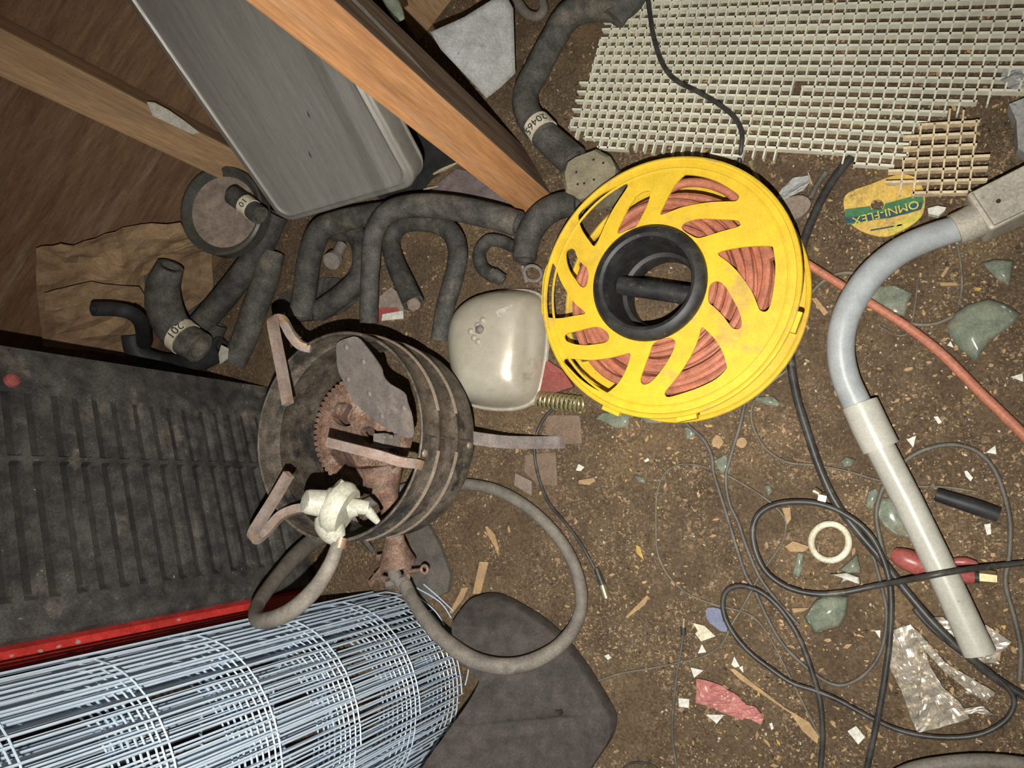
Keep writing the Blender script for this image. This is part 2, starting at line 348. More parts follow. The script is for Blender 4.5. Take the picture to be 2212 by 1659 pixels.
mk('scuff_mark', [rg-ef*0.0006+es*a+Vector((0, 0, z)) for a, z in ((.02, .30), (.035, .33), (.05, .40), (.055, .47), (.04, .44), (.028, .37))], [tuple(range(6))], m_dirt, po)

# ================================================================ STAINLESS TRAY leaning to the wall
def tray():
    h = 0.13; bl = P(610, 487, h); br = P(907, 402, h); B = (br-bl).normalized(); Wd = (br-bl).length
    d = ray(268, 0); t = ((bl-C0).dot(B))/d.dot(B); tl = C0+d*t; U = (tl-bl).normalized(); Nn = B.cross(U)
    if Nn.dot(C0-bl) < 0: Nn = -Nn
    root = thing('steel_tray', 'long brushed stainless steel tray standing upside down and leaning to the wall', 'tray', Vector((bl.x, bl.y, 0.0)))
    L = 0.395; nx, ny = 9, 9
    def rr(w0, w1, l0, l1, r, k=8):
        o = []
        for cx, cy, a in ((w1-r, l0+r, -90), (w1-r, l1-r, 0), (w0+r, l1-r, 90), (w0+r, l0+r, 180)):
            for i in range(k+1):
                an = math.radians(a+90*i/k); o.append((cx+r*math.cos(an), cy+r*math.sin(an)))
        return o
    # profile from flange to raised bottom
    prof = [(0.000, -0.040, .026), (0.000, -0.006, .026), (0.0015, -0.003, .025), (0.004, -0.0015, .024), (0.007, -0.0012, .022), (0.0085, -0.0005, .021), (0.010, 0.001, .02), (0.0115, 0.0017, .019), (0.013, 0.001, .018), (0.0145, -0.0005, .018), (0.017, -0.001, .017), (0.03, -0.001, .015)]
    V = []; Fc = []; k = None
    for ins, z, r in prof:
        q = rr(ins, Wd-ins, ins, L-ins, r); k = len(q)
        V += [bl+B*a+U*b+Nn*z for a, b in q]
    for i in range(len(prof)-1):
        for j in range(k): Fc.append((i*k+j, i*k+(j+1) % k, (i+1)*k+(j+1) % k, (i+1)*k+j))
    Fc.append(tuple(range((len(prof)-1)*k, len(prof)*k)))
    n0 = len(V); V += [v-Nn*0.0015 for v in V[:k]]
    o = mk('body', V, Fc, m_steel, root, smooth=True)
    # folded rim bead
    q = rr(0, Wd, 0, L, .03); tube('rim', [list(bl+B*a+U*b+Nn*-0.039)+[0.0028] for a, b in q], m_steel, root, seg=8, closed=True, straight=True)
    for (px, py) in ((667, 247), (670, 333)):
        dd = ray(px, py); tt = (bl-C0).dot(Nn)/dd.dot(Nn); c = C0+dd*tt+Nn*0.0015
        mk('scratch', [c+B*.0015+U*.006, c-B*.001, c-U*.006, c+B*.001-U*.001], [(0, 1, 2, 3)], m_ink, root)
tray()

# ================================================================ VERTICAL TAILGATE with ribbed liner
def tailgate():
    A = P(582, 838); Bp = P(690, 1300); e = (Bp-A); Lt = e.length; e.normalize()
    n = e.cross(Vector((0, 0, 1)));
    if n.dot(-A) < 0: n = -n
    q_ = P(600, 1283); dv = Vector((q_.x, q_.y, 0)).normalized()
    # where the liner stops
    t = ((A-dv*0).cross(dv).z)/(dv.cross(e).z); Ll = abs(t)
    root = thing('tailgate', 'pickup tailgate stood on its end with black ribbed liner and red edge', 'tailgate', A)
    Z = Vector((0, 0, 1)); hh = 0.66
    c = A+e*(Lt/2)-n*0.03+Z*(hh/2)
    box('panel', c, e*(Lt/2-0.004), n*0.022, Z*(hh/2), m_red, root, bev=0.003)
    # liner: border and ribs, one moulded sheet
    zs = []; z = 0.0; zs.append((0.0, 0)); zs.append((0.035, 0)); z = 0.035; k = 0
    while z < 0.60:
        for dz, d in ((0.003, -0.008), (0.010, -0.008), (0.003, 0.0), (0.010 if k % 4 else 0.015, 0.0)):
            z += dz; zs.append((z, d))
        k += 1
    zs.append((hh, 0))
    b0, b1 = 0.052, Ll-0.042
    us = [0, b0-0.004, b0+0.004, (b0+b1)*0.40-0.006, (b0+b1)*0.40-0.003, (b0+b1)*0.40+0.003, (b0+b1)*0.40+0.006, b1-0.008, b1, Ll-0.004, Ll]
    V = []; Fc = []
    for z, d in zs:
        for i, uu in enumerate(us):
            dd = d if 2 <= i <= 7 and i not in (4, 5) else 0
            if i == len(us)-1: dd = -0.006
            V.append(A+e*uu+Z*z+n*(0.0015+dd))
    m = len(us)
    for j in range(len(zs)-1):
        for i in range(m-1): Fc.append((j*m+i, j*m+i+1, (j+1)*m+i+1, (j+1)*m+i))
    k0 = len(V)
    V += [A+e*uu+Z*z-n*0.006 for z in (0, hh) for uu in (0, Ll)]
    Fc += [(0, k0, k0+2, (len(zs)-1)*m), tuple(range(0, m))+(k0+1, k0)]
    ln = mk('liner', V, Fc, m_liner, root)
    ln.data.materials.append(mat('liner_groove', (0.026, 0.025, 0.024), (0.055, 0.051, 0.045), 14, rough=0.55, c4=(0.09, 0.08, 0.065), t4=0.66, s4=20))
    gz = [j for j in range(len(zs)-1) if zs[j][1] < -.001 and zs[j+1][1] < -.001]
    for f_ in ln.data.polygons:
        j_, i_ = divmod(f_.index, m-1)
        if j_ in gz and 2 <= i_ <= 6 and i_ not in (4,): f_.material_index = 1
    # red folded lip
    V = [A+e*u_+n*d+Z*z for z in (0.0, hh) for u_, d in ((Ll-0.002, -0.006), (Ll+0.006, 0.003), (Lt-0.004, 0.001), (Lt, -0.006))]
    o = mk('edge_lip', V, [(0, 1, 5, 4), (1, 2, 6, 5), (2, 3, 7, 6), (0, 4, 7, 3), (0, 3, 2, 1), (4, 5, 6, 7)], m_red, root)
    for px, py in ((22, 1418), (85, 1408), (125, 1398), (165, 1388), (383, 1340)):
        dd = ray(px, py); tt = (A-C0).dot(n)/dd.dot(n); c = C0+dd*tt+n*0.002
        fr_ = [c+(e*math.cos(k)*random.uniform(.5, 1)+Z*math.sin(k))*random.uniform(.002, .004)+n*.0008 for k in (0, 1, 2, 3, 4, 5)]; mk('paint_chip', fr_+[v_-n*.002 for v_ in fr_], [tuple(range(6))]+[(k, (k+1) % 6, (k+1) % 6+6, k+6) for k in range(6)], m_pinkd, root)
    dd = ray(22, 824); tt = (A-C0).dot(n)/dd.dot(n); c = C0+dd*tt+n*0.002
    tube('red_button', [list(c)+[.009], list(c+n*.004)+[.008], list(c+n*.006)+[.004]], m_redp, root, straight=True)
tailgate()

# ================================================================ WELDED WIRE ROLL standing on end
def wire_roll():
    cx, cy, R = -0.650, -0.290, 0.130; Hh = 0.66; turns = 9; dr = 0.0045
    root = thing('wire_mesh_roll', 'standing roll of welded galvanised wire mesh beside the red-edged tailgate', 'wire roll', Vector((cx, cy, 0)))
    V = []; Fc = []
    def wire(p, q, r):
        v, f = sweep([list(p)+[r], list(q)+[r]], 4); b = len(V); V.extend(v); Fc.extend(tuple(i+b for i in x) for x in f)
    def rad(th): return R-dr*th/(2*math.pi)+0.0013*noise.noise(Vector((math.cos(th)*1.5, math.sin(th)*1.5, th)))
    th = 0.0; k = 0
    while th < turns*2*math.pi:
        r = rad(th); lean = random.uniform(-.02, .02)
        a = Vector((cx+r*math.cos(th), cy+r*math.sin(th), 0.012+random.uniform(-.008, .008)))
        r2 = r+random.uniform(-.001, .001); b = Vector((cx+r2*math.cos(th+lean), cy+r2*math.sin(th+lean), Hh))
        wire(a, b, 0.00115); th += 0.0245/r*random.uniform(.93, 1.07); k += 1
    mk('line_wire', V, Fc, m_galv, root)
    i = 0
    for z in (.010, .112, .229, .347, .460, .572, .648):
        pts = []; n = int(turns*40); ph = random.uniform(-.004, .004)
        for j in range(n+1):
            t = j/n*turns*2*math.pi; r = rad(t)-0.0018; zz = z+0.0034*(t/(2*math.pi))+ph*0+0.0015*noise.noise(Vector((t*.8, i, 0)))
            pts.append([cx+r*math.cos(t), cy+r*math.sin(t), zz, 0.00105])
        v, f = sweep(pts, 4); mk('ring_wire', v, f, m_galv, root); i += 1
    # loose ends sprung at the foot
    for q in ([(900, 1270), (950, 1300), (975, 1335)], [(915, 1262), (950, 1292), (980, 1320)], [(1000, 1400), (1012, 1440), (1005, 1480)], [(905, 1290), (940, 1320), (960, 1350)]):
        tube('loose_wire', path(q, 0.012, 3), m_galv, root, seg=5, sub=5)
wire_roll()

# ================================================================ CORD REEL
def reel():
    TH = 0.078; cpx = (1427, 618); c0 = P(*cpx, TH)
    nrm = Vector((0, 0, 1)); left = (P(cpx[0]-50, cpx[1]+10, TH)-c0).normalized()
    nrm = (nrm+left*0.06).normalized()
    root = thing('hose_reel', 'round yellow plastic reel wound with orange air hose, black hub in the middle', 'reel', Vector((c0.x, c0.y, 0)))
    x = Vector((1, 0, 0)); x = (x-nrm*x.dot(nrm)).normalized(); y = nrm.cross(x)
    def PD(px, py, off=0.0):
        d = ray(px, py); return C0+d*(((c0+nrm*off)-C0).dot(nrm)/d.dot(nrm))
    def loc(p): q = p-c0; return q.dot(x), q.dot(y)
    Z6 = lambda pl: [(1120+a/2.766, 320+b/2.766) for a, b in pl]
    cuts = [
     [(985,165),(1010,158),(1100,170),(1200,205),(1290,260),(1318,290),(1300,315),(1260,318),(1150,322),(1060,335),(960,358),(850,398),(870,340),(910,260),(950,200)],
     [(975,465),(1010,440),(1080,422),(1200,425),(1300,430),(1326,450),(1310,470),(1220,495),(1140,520),(1075,537),(1030,520),(985,490)],
     [(1190,628),(1280,600),(1400,585),(1500,585),(1522,600),(1535,700),(1530,800),(1515,900),(1495,960),(1470,978),(1440,965),(1425,930),(1390,850),(1320,750),(1250,680)],
     [(1140,830),(1165,800),(1195,797),(1230,820),(1280,900),(1320,980),(1335,1050),(1320,1078),(1290,1080),(1265,1060),(1220,1000),(1170,950),(1135,915)],
     [(1095,1070),(1130,1095),(1180,1150),(1220,1220),(1242,1290),(1240,1320),(1180,1380),(1080,1430),(980,1465),(900,1487),(875,1475),(880,1450),(930,1390),(1000,1290),(1050,1200),(1080,1120)],
     [(800,1175),(840,1145),(900,1133),(930,1145),(938,1170),(910,1240),(860,1320),(800,1390),(760,1412),(735,1405),(730,1375),(755,1300),(785,1220)],
     [(665,1225),(668,1250),(640,1330),(600,1400),(560,1440),(520,1462),(450,1435),(370,1380),(300,1310),(270,1275),(285,1258),(360,1262),(450,1265),(560,1250),(630,1232)],
     [(275,1120),(300,1105),(360,1090),(440,1070),(490,1072),(530,1100),(542,1135),(520,1160),(470,1170),(400,1178),(330,1170),(285,1150)],
     [(175,690),(205,688),(225,720),(250,790),(290,860),(340,930),(400,985),(340,1000),(260,1015),(200,1015),(150,1000),(138,960),(140,860),(150,760)],
     [(285,620),(310,600),(335,610),(350,650),(380,690),(410,715),(418,760),(410,810),(390,832),(365,820),(345,790),(310,740),(288,680)],
     [(360,385),(400,350),(470,290),(560,240),(630,212),(652,220),(640,250),(580,340),(530,430),(490,520),(455,585),(420,550),(380,490),(358,430)],
     [(745,262),(775,256),(788,275),(770,340),(740,400),(705,465),(650,490),(600,510),(592,490),(620,430),(660,350),(690,310),(700,290)]]
    loops = [[loc(PD(*q)) for q in catmull([list(p) for p in Z6(c)], 3, True)] for c in cuts]
    hc = loc(PD(1404, 614)); RH = 0.0655
    ex = [loc(PD(*q)) for q in ((1708, 605), (1145, 650), (1440, 345), (1400, 888))]
    RO = sum(math.hypot(*q) for q in ex)/4
    outer = [(RO*math.cos(a), RO*math.sin(a)) for a in [2*math.pi*i/96 for i in range(96)]]
    hub = [(hc[0]+RH*math.cos(a), hc[1]+RH*math.sin(a)) for a in [2*math.pi*i/48 for i in range(48)]]
    def flange(name, z0, z1, rot, par):
        def tr(p, z): ca, sa = math.cos(rot), math.sin(rot); return c0+x*(p[0]*ca-p[1]*sa)+y*(p[0]*sa+p[1]*ca)+nrm*z
        ls = [outer]+loops+[hub]
        tri = tessellate_polygon([[Vector((p[0], p[1], 0)) for p in l] for l in ls])
        fl_ = [p for l in ls for p in l]; n = len(fl_); V = [tr(p, z1) for p in fl_]+[tr(p, z0) for p in fl_]; Fs = []
        for t in tri: Fs.append(tuple(t)); Fs.append(tuple(i+n for i in reversed(t)))
        k = 0
        for l in ls:
            for i in range(len(l)): a = k+i; b = k+(i+1) % len(l); Fs.append((a, b, b+n, a+n))
            k += len(l)
        return mk(name, V, Fs, m_yel, par)
    top = flange('flange', -0.0028, 0, 0, root)
    for rr_, t_ in ((RO-0.002, 0.0034), (RO-0.0135, 0.0017)):
        tube('rim', [list(c0+x*(rr_*math.cos(a))+y*(rr_*math.sin(a))+nrm*(-0.0004))+[t_] for a in [2*math.pi*i/96 for i in range(96)]], m_yel, top, seg=8, closed=True, straight=True)
    for l in loops:      # raised edge round each slot
        pass
    zb = -TH+0.006
    bot = flange('flange', zb, zb+0.003, 0.35, root)
    tube('rim', [list(c0+x*(RO-0.002)*math.cos(a)+y*(RO-0.002)*math.sin(a)+nrm*(zb+.002))+[0.0035] for a in [2*math.pi*i/96 for i in range(96)]], m_yel, bot, seg=8, closed=True, straight=True)
    # tabs on the rim
    for q in ((1318, 886), (1480, 893), (1700, 690)):
        p = PD(*q); u_, v_ = loc(p); rd = (x*u_+y*v_).normalized(); tg = nrm.cross(rd)
        box('tab', c0+rd*(RO+0.001)+nrm*-0.006, rd*0.005, tg*0.012, nrm*0.005, m_yel, top, bev=0.0008)
    # hub: black turned ring, funnel shaped wall down to the floor side
    H0 = c0+x*hc[0]+y*hc[1]
    prof = [(RH-0.004, -0.001), (RH+0.003, -0.001), (RH+0.0055, 0.004), (RH+0.005, 0.010), (RH+0.001, 0.0155), (RH-0.006, 0.0175), (RH-0.010, 0.0155), (RH-0.0125, 0.009), (RH-0.0135, 0.0), (RH-0.0145, -0.03),
            (RH-0.015, -0.040), (RH-0.020, -0.042), (RH-0.021, -0.045), (RH-0.021, zb+0.012), (RH-0.020, zb+0.002), (RH-0.0, zb+0.002), (RH-0.0, zb+0.006), (RH-0.010, zb+0.012), (RH-0.010, -0.003)]
    V = []; Fs = []; S = 64
    for r, z in prof:
        for j in range(S): a = 2*math.pi*j/S; V.append(H0+x*(r*math.cos(a))+y*(r*math.sin(a))+nrm*z)
    n = len(prof)
    for i in range(n):
        for j in range(S): Fs.append((i*S+j, i*S+(j+1) % S, ((i+1) % n)*S+(j+1) % S, ((i+1) % n)*S+j))
    hb = mk('hub', V, Fs, m_hub, root, smooth=True)
    zh = 0.048
    a_ = P(1316, 612, zh); b_ = P(1500, 640, zh); dd = (b_-a_).normalized(); mid = H0+nrm*(-TH+zh)
    mid = a_+dd*(mid-a_).dot(dd)
    hl = RH-0.015
    tube('handle_bar', [list(mid-dd*hl)+[.0122], list(mid+dd*hl)+[.0122]], m_hub, hb, seg=16)
    # wound hose, each turn laid beside the last
    V = []; Fs = []; rt = 0.0052; rng = random.Random(3)
    cs = P(1470, 640, .05)-P(1404, 614, .05); cs = cs.normalized()*.016
    layers = 6; zN = 6
    for k in range(layers):
        r = RH+0.004+k*0.0098
        for j in range(zN):
            z = -0.013-j*0.0098-(0.003 if k % 2 else 0)
            if z < zb+0.012: continue
            pts = []; p1, p2, p3 = rng.uniform(0, 6.3), rng.uniform(0, 6.3), rng.uniform(0, 6.3)
            ex_ = (0.0045 if k > 4 else 0.0022)
            for i in range(72):
                a = 2*math.pi*i/72; q = r+ex_*math.sin(2*a+p1)+0.0012*math.sin(5*a+p3)-0.004*max(0, math.cos(a-2.5))*(k/layers)
                pts.append(list(H0+cs*(k/layers)+x*(q*math.cos(a))+y*(q*math.sin(a))+nrm*(z+0.0028*math.sin(a+p2)))+[rt])
            v, f = sweep(pts, 8, True); b = len(V); V += v; Fs += [tuple(i+b for i in t) for t in f]
    mk('hose_coil', V, Fs, m_orange, root, smooth=True)
    # stray turn under the top-right slot and the tail running off to the right
    arc = [(1440, 412), (1478, 396), (1520, 396), (1560, 408), (1590, 430), (1625, 480), (1668, 560)]
    tube('loose_turn', [[*PD(*q, off=-0.018), 0.0056] for q in arc], m_orange, root, seg=10)
    tail = [(1640, 500, .045, 17), (1680, 525, .03, 17), (1712, 548, .016, 18), (1760, 580, .011, 19), (1880, 655, .010, 20), (1960, 706, .008, 21), (2035, 765, .008, 22), (2120, 850, .008, 23), (2212, 940, .008, 24), (2300, 1035, .008, 24)]
    tube('hose_tail', path(tail), m_orange, root, seg=12)
reel()

# ================================================================ GAS BURNER
def burner():
    cc = Vector((-0.590, 0.057, 0)); R = 0.1285; z0, z1 = 0.090, 0.212
    root = thing('gas_burner', 'cast iron gas burner inside a sooty steel wind shroud with pot arms', 'gas burner', cc)
    S = 96
    prof = [(R-0.0015, z0+.002), (R+0.001, z0), (R+0.002, z0+.004), (R+.0005, z0+.012), (R, z0+.03)]
    for zz in (z0+.045, z1-.035):
        prof += [(R, zz-.006), (R+.0030, zz-.002), (R+.0030, zz+.002), (R, zz+.006)]
    prof += [(R, z1-.004), (R+.0018, z1-.001), (R, z1), (R-.0018, z1-.001), (R-.0018, z1-.03), (R-.0045, z1-.035), (R-.002, z1-.042), (R-.002, z0+.02)]
    V = []; Fs = []
    for r, z in prof:
        for j in range(S): a = 2*math.pi*j/S; V.append(cc+Vector((r*math.cos(a), r*math.sin(a), z)))
    n = len(prof)
    for i in range(n):
        for j in range(S): Fs.append((i*S+j, i*S+(j+1) % S, ((i+1) % n)*S+(j+1) % S, ((i+1) % n)*S+j))
    sh = mk('shroud', V, Fs, m_soot, root, smooth=True)
    for zz in (z0+.045, z1-.035):
        for g0, g1 in ((12, 88), (-78, -8)):
            pts = [list(cc+Vector(((R+.003)*math.cos(math.radians(a)), (R+.0025)*math.sin(math.radians(a)), zz)))+[.0027] for a in range(g0, g1, 3)]
            tube('ridge', pts, m_seam, sh, seg=6, straight=True)
    a = math.radians(-2); tube('seam', [list(cc+Vector(((R+.001)*math.cos(a), (R+.001)*math.sin(a), z)))+[.0012] for z in (z0+.002, z1-.004)], m_soot, sh, seg=6, straight=True)
    for q in ((903, 976), (1010, 962)):
        pp = P(*q, (z1-.01) if q[0] < 950 else z0+.012); d = (pp-cc); d.z = 0; d.normalize(); b = cc+d*(R+.001)+Vector((0, 0, pp.z))
        tube('rivet', [list(b)+[.005], list(b+d*.002)+[.004], list(b+d*.003)+[.001]], m_seam, sh, seg=10, straight=True)
    # floor pan of the shroud and the frame beneath
    # burner head : ring with nozzle nubs, three arms, centre boss
    zc = 0.135; hcn = P(774, 930, 0.135); hcn.z = 0; RR = 122*mpp(774, 930, zc)
    ZK = lambda pl: [P(497+a_/3.339, 626+b_/3.339, zc+.0015) for a_, b_ in pl]
    kid = [ZK([(760,830),(800,812),(850,818),(882,838),(860,880),(845,930),(870,975),(820,985),(765,960),(738,905)]), ZK([(712,1170),(760,1150),(840,1165),(880,1205),(905,1255),(922,1320),(860,1318),(800,1300),(750,1262),(722,1215)]), ZK([(935,1010),(1010,985),(1075,1040),(1060,1100),(1000,1110),(960,1060)])]
    kid = [[Vector(q_) for q_ in catmull([list(p_) for p_ in k_], 3, True)] for k_ in kid]
    disc_ = [hcn+Vector(((RR-.017)*math.cos(t), (RR-.017)*math.sin(t), zc+.0015)) for t in [k*2*math.pi/64 for k in range(64)]]
    lsx = [disc_]+kid
    head = prism('burner_head', lsx, None, [[v-Vector((0, 0, .013)) for v in l] for l in lsx], m_rust, root)
    mk('head_ring', *lathe([(RR-.002, zc), (RR, zc-.004), (RR-.002, zc-.022), (RR-.022, zc-.024), (RR-.022, zc+.002), (RR-.019, zc+.004), (RR-.006, zc+.003)], hcn, 64, True), m_rust, head, smooth=True)
    mk('under_bowl', *lathe([(RR-.016, zc-.012), (RR-.022, zc-.030), (.028, zc-.036), (0, zc-.036)], hcn, 48, False), m_rustd, head, smooth=True)
    V = []; Fs = []; V2 = []; F2 = []
    def nub(c_, r):
        b = len(V); K = 8
        for rr_, zz in ((r, -.001), (r*.9, .0016), (r*.55, .0018), (r*.42, .0002)):
            for k in range(K): V.append(c_+Vector((rr_*math.cos(k*2*math.pi/K), rr_*math.sin(k*2*math.pi/K), zz)))
        for q_ in range(3):
            for k in range(K): Fs.append((b+q_*K+k, b+q_*K+(k+1) % K, b+(q_+1)*K+(k+1) % K, b+(q_+1)*K+k))
        b2 = len(V2); V2.extend([v+Vector((0, 0, .0001)) for v in V[-K:]]); F2.append(tuple(range(b2, b2+K)))
    for k, rr_ in enumerate((RR-.0055, RR-.0125)):
        nn = int(2*math.pi*rr_/.0082)
        for i in range(nn):
            a = 2*math.pi*(i+.5*(k % 2))/nn; nub(hcn+Vector((rr_*math.cos(a), rr_*math.sin(a), zc+.0035)), .0034)
    for a_, b_ in ((1030, 1255), (1075, 1250), (1045, 1290), (1110, 1295), (1072, 1335)): nub(P(497+a_/3.339, 626+b_/3.339, zc+.0025), .0042)
    mk('nozzle_row', V, Fs, m_rust, head, smooth=True); mk('nozzle_bore', V2, F2, m_rustd, head)
    c_ = P(836, 952, .155); box('nozzle_block', c_, Vector((.0085, 0, 0)), Vector((0, .0085, 0)), Vector((0, 0, .018)), m_dust, head, bev=.001)
    for a_ in (829, 844):
        c_ = P(a_, 944, .1735); tube('jet', [[*(c_+Vector((0, 0, -.001))), .0034], [*(c_+Vector((0, 0, .002))), .0028]], m_dust, head, seg=12, hollow=(False, True))
    # riveted baffle
    B7 = [(720,350),(800,312),(870,305),(940,380),(1040,520),(1060,590),(1110,650),(1215,715),(1240,790),(1275,900),(1280,1055),(1170,1030),(1080,980),(1000,930),(930,870),(860,800),(800,710),(755,620),(725,540),(715,450)]
    pp = []
    for a, b in B7:
        px, py = 520+a/3.457, 640+b/3.457
        s = ((px-735)*(-.62)+(py-780)*.78)/60.0; pp.append((px, py, .197-.022*max(-1, min(1.2, s))))
    tp = [P(*q) for q in catmull([list(q_) for q_ in pp], 3, True)]
    prism('baffle', [tp], None, [[v-Vector((0, 0, .0025)) for v in tp]], m_dust, root)
    for q in ((748, 749), (785, 780), (752, 818), (798, 849), (825, 897), (872, 880)):
        s = ((q[0]-735)*(-.62)+(q[1]-780)*.78)/60.0; c_ = P(q[0], q[1], .197-.022*max(-1, min(1.2, s)))
        mk('rivet', *lathe([(0, .0022), (.003, .0015), (.0042, 0), (.0042, -.001), (0, -.001)], c_, 12, False), m_dust, root, smooth=True)
    # pot arms
    ps = [[(622, 873, .262), (607, 790, .262), (590, 702, .262), (594, 690, .255), (612, 694, .24), (628, 722, .222), (648, 745, .212), (672, 752, .205)],
          [(710, 955, .258), (760, 968, .257), (820, 983, .252), (862, 996, .243), (893, 1000, .228), (906, 1004, .212)],
          [(624, 1024, .262), (588, 1085, .262), (547, 1152, .262), (556, 1163, .250), (578, 1145, .235), (605, 1115, .222), (640, 1100, .212), (672, 1098, .205)]]
    for q in ps:
        tube('pot_arm', [[*P(*a_), .005] for a_ in q], m_rusto, root, rect=(.0055, .0045), sub=5)
    # feed throat, mixing bell
    th = [(820, 1000, .122, 110), (828, 1045, .114, 80), (838, 1080, .104, 48), (846, 1125, .095, 42), (852, 1165, .080, 46)]
    tube('throat', path(th), m_rust, root, seg=20)
    b0 = P(850, 1158, .078); b1 = P(858, 1212, .066); ax = (b1-b0).normalized()
    mk('mixing_bell', *lathe_ax([(.012, 0), (.0155, .3), (.021, .75), (.0255, 1.0), (.026, 1.06), (.018, 1.05), (.012, .9)], b0, b1, 32), m_rust, root, smooth=True)
    # valve assembly
    v = tube('valve_body', path([(845, 1215, .064, 20), (852, 1240, .066, 30), (862, 1256, .068, 26), (872, 1272, .069, 22)]), m_dust, root, seg=14)
    for q in ([(815, 1205, .060), (885, 1195, .060)], [(808, 1245, .055), (838, 1252, .058)], [(800, 1262, .053), (830, 1225, .058)], [(885, 1200, .06), (878, 1250, .066)]):
        tube('bracket_bar', [[*P(*a_), .004] for a_ in q], m_rust, v, rect=(.0042, .0022), sub=3)
    q = P(917, 1230, .062); tube('cotter_ring', [[q.x+.0052*math.cos(t), q.y+.0052*math.sin(t), q.z, .0022] for t in [k*math.pi/8 for k in range(16)]], m_copper, v, seg=8, closed=True, straight=True)
    tube('lever', [[*P(880, 1235, .064), .003], [*P(910, 1230, .062), .0022]], m_rust, v, seg=8)
    tube('nut', path([(838, 1262, .068, 22), (880, 1250, .068, 22)]), m_dust, v, seg=6, straight=True)
    # gas hose
    g = [(731, 1172, .300, 30), (712, 1222, .305, 34), (678, 1275, .31, 38), (625, 1322, .315, 40), (572, 1341, .31, 38), (552, 1332, .295, 32), (560, 1300, .25, 32), (600, 1245, .18, 34), (645, 1195, .11, 38), (695, 1155, .05, 38), (800, 1085, .02, 28),
         (900, 1050, .014, 27), (1000, 1046, .012, 27), (1075, 1060, .012, 27), (1145, 1100, .012, 27), (1205, 1160, .012, 28), (1242, 1225, .014, 28), (1256, 1290, .02, 29), (1243, 1350, .035, 31), (1195, 1405, .06, 34), (1115, 1438, .085, 37), (1030, 1428, .10, 38), (955, 1378, .10, 36), (905, 1318, .088, 32), (878, 1268, .072, 27)]
    gh = tube('gas_hose', path(g), m_gash, root, seg=14, sub=8)
    tube('crimp', path([(738, 1160, .298, 28), (731, 1182, .300, 31)]), m_copper, gh, seg=14, straight=True)
    tube('crimp', path([(875, 1262, .0715, 30), (888, 1292, .078, 33)]), m_dust, gh, seg=14, straight=True)
    # regulator
    hr = .300; rc = P(735, 1098, hr); kc = mpp(735, 1098, hr)
    XC = RM @ Vector((1, 0, 0)); YC = RM @ Vector((0, 1, 0)); ZC = RM @ Vector((0, 0, 1))
    def PC(px, py, up=0.0, w_=10):          # beside the regulator, measured across the line of sight
        c_ = rc+XC*((px-735)*kc)-YC*((py-1098)*kc)+ZC*(up*kc); return [*c_, w_*.5*kc]
    def PT(name, q, par, seg, sub=8, straight=True): return tube(name, [PC(*a_) for a_ in q], m_plast, par, seg=seg, sub=sub, straight=straight)
    rg_ = PT('regulator', [(714, 1092, -6, 96), (719, 1094, -5, 108), (726, 1096, -3, 112), (731, 1097, -2, 112), (732, 1097, -2, 118), (740, 1099, 1, 118), (742, 1100, 1, 112), (752, 1104, 3, 100)], root, 40)
    PT('knob', [(661, 1081, 14, 42), (664, 1082, 12, 50), (668, 1082, 10, 53), (700, 1088, 0, 60), (704, 1089, 0, 72), (718, 1092, -6, 80)], rg_, 28)
    PT('neck', [(700, 1112, -4, 44), (708, 1130, -2, 60), (720, 1150, 0, 56), (730, 1166, 0, 38)], rg_, 22, 8, False)
    PT('inlet', [(750, 1100, 0, 44), (768, 1096, -4, 40), (770, 1095, -5, 33), (793, 1099, -10, 32)], rg_, 18)
    PT('inlet_tip', [(790, 1101, -10, 20), (797, 1112, -14, 22), (812, 1132, -22, 14)], rg_, 12, 8, False)
    PT('vent_stub', [(738, 1056, 0, 34), (728, 1046, 4, 32)], rg_, 14)
    # legs
    for i, ang in enumerate((-1.5, 118, 238)):
        if i == 0: q = [cc+Vector((R-.004, 0, z0+.004)), Vector((-.43, .052, .055)), Vector((-.385, .053, .006)), P(1218, 955, .004)]
        else:
            a = math.radians(ang); d = Vector((math.cos(a), math.sin(a), 0)); q = [cc+d*(R-.004)+Vector((0, 0, z0+.004)), cc+d*(R+.03)+Vector((0, 0, .05)), cc+d*(R+.06)+Vector((0, 0, .004))]
        tube('leg', [[*p, .004] for p in q], m_dust, root, rect=(.0085, .003), sub=4)
def lathe(prof, c, S, closed):
    V = []; Fs = []; n = len(prof)
    for r, z in prof:
        for j in range(S): a = 2*math.pi*j/S; V.append(Vector((c.x+r*math.cos(a), c.y+r*math.sin(a), c.z+z)))
    for i in range(n if closed else n-1):
        for j in range(S): Fs.append((i*S+j, i*S+(j+1) % S, ((i+1) % n)*S+(j+1) % S, ((i+1) % n)*S+j))
    return V, Fs
def lathe_ax(prof, p0, p1, S):
    d = p1-p0; t = d.normalized(); u = t.cross(Vector((0, 0, 1))).normalized(); v = t.cross(u); V = []; Fs = []; n = len(prof)
    for r, k in prof:
        for j in range(S): a = 2*math.pi*j/S; V.append(p0+d*k+(u*math.cos(a)+v*math.sin(a))*r)
    for i in range(n):
        for j in range(S): Fs.append((i*S+j, i*S+(j+1) % S, ((i+1) % n)*S+(j+1) % S, ((i+1) % n)*S+j))
    return V, Fs
burner()

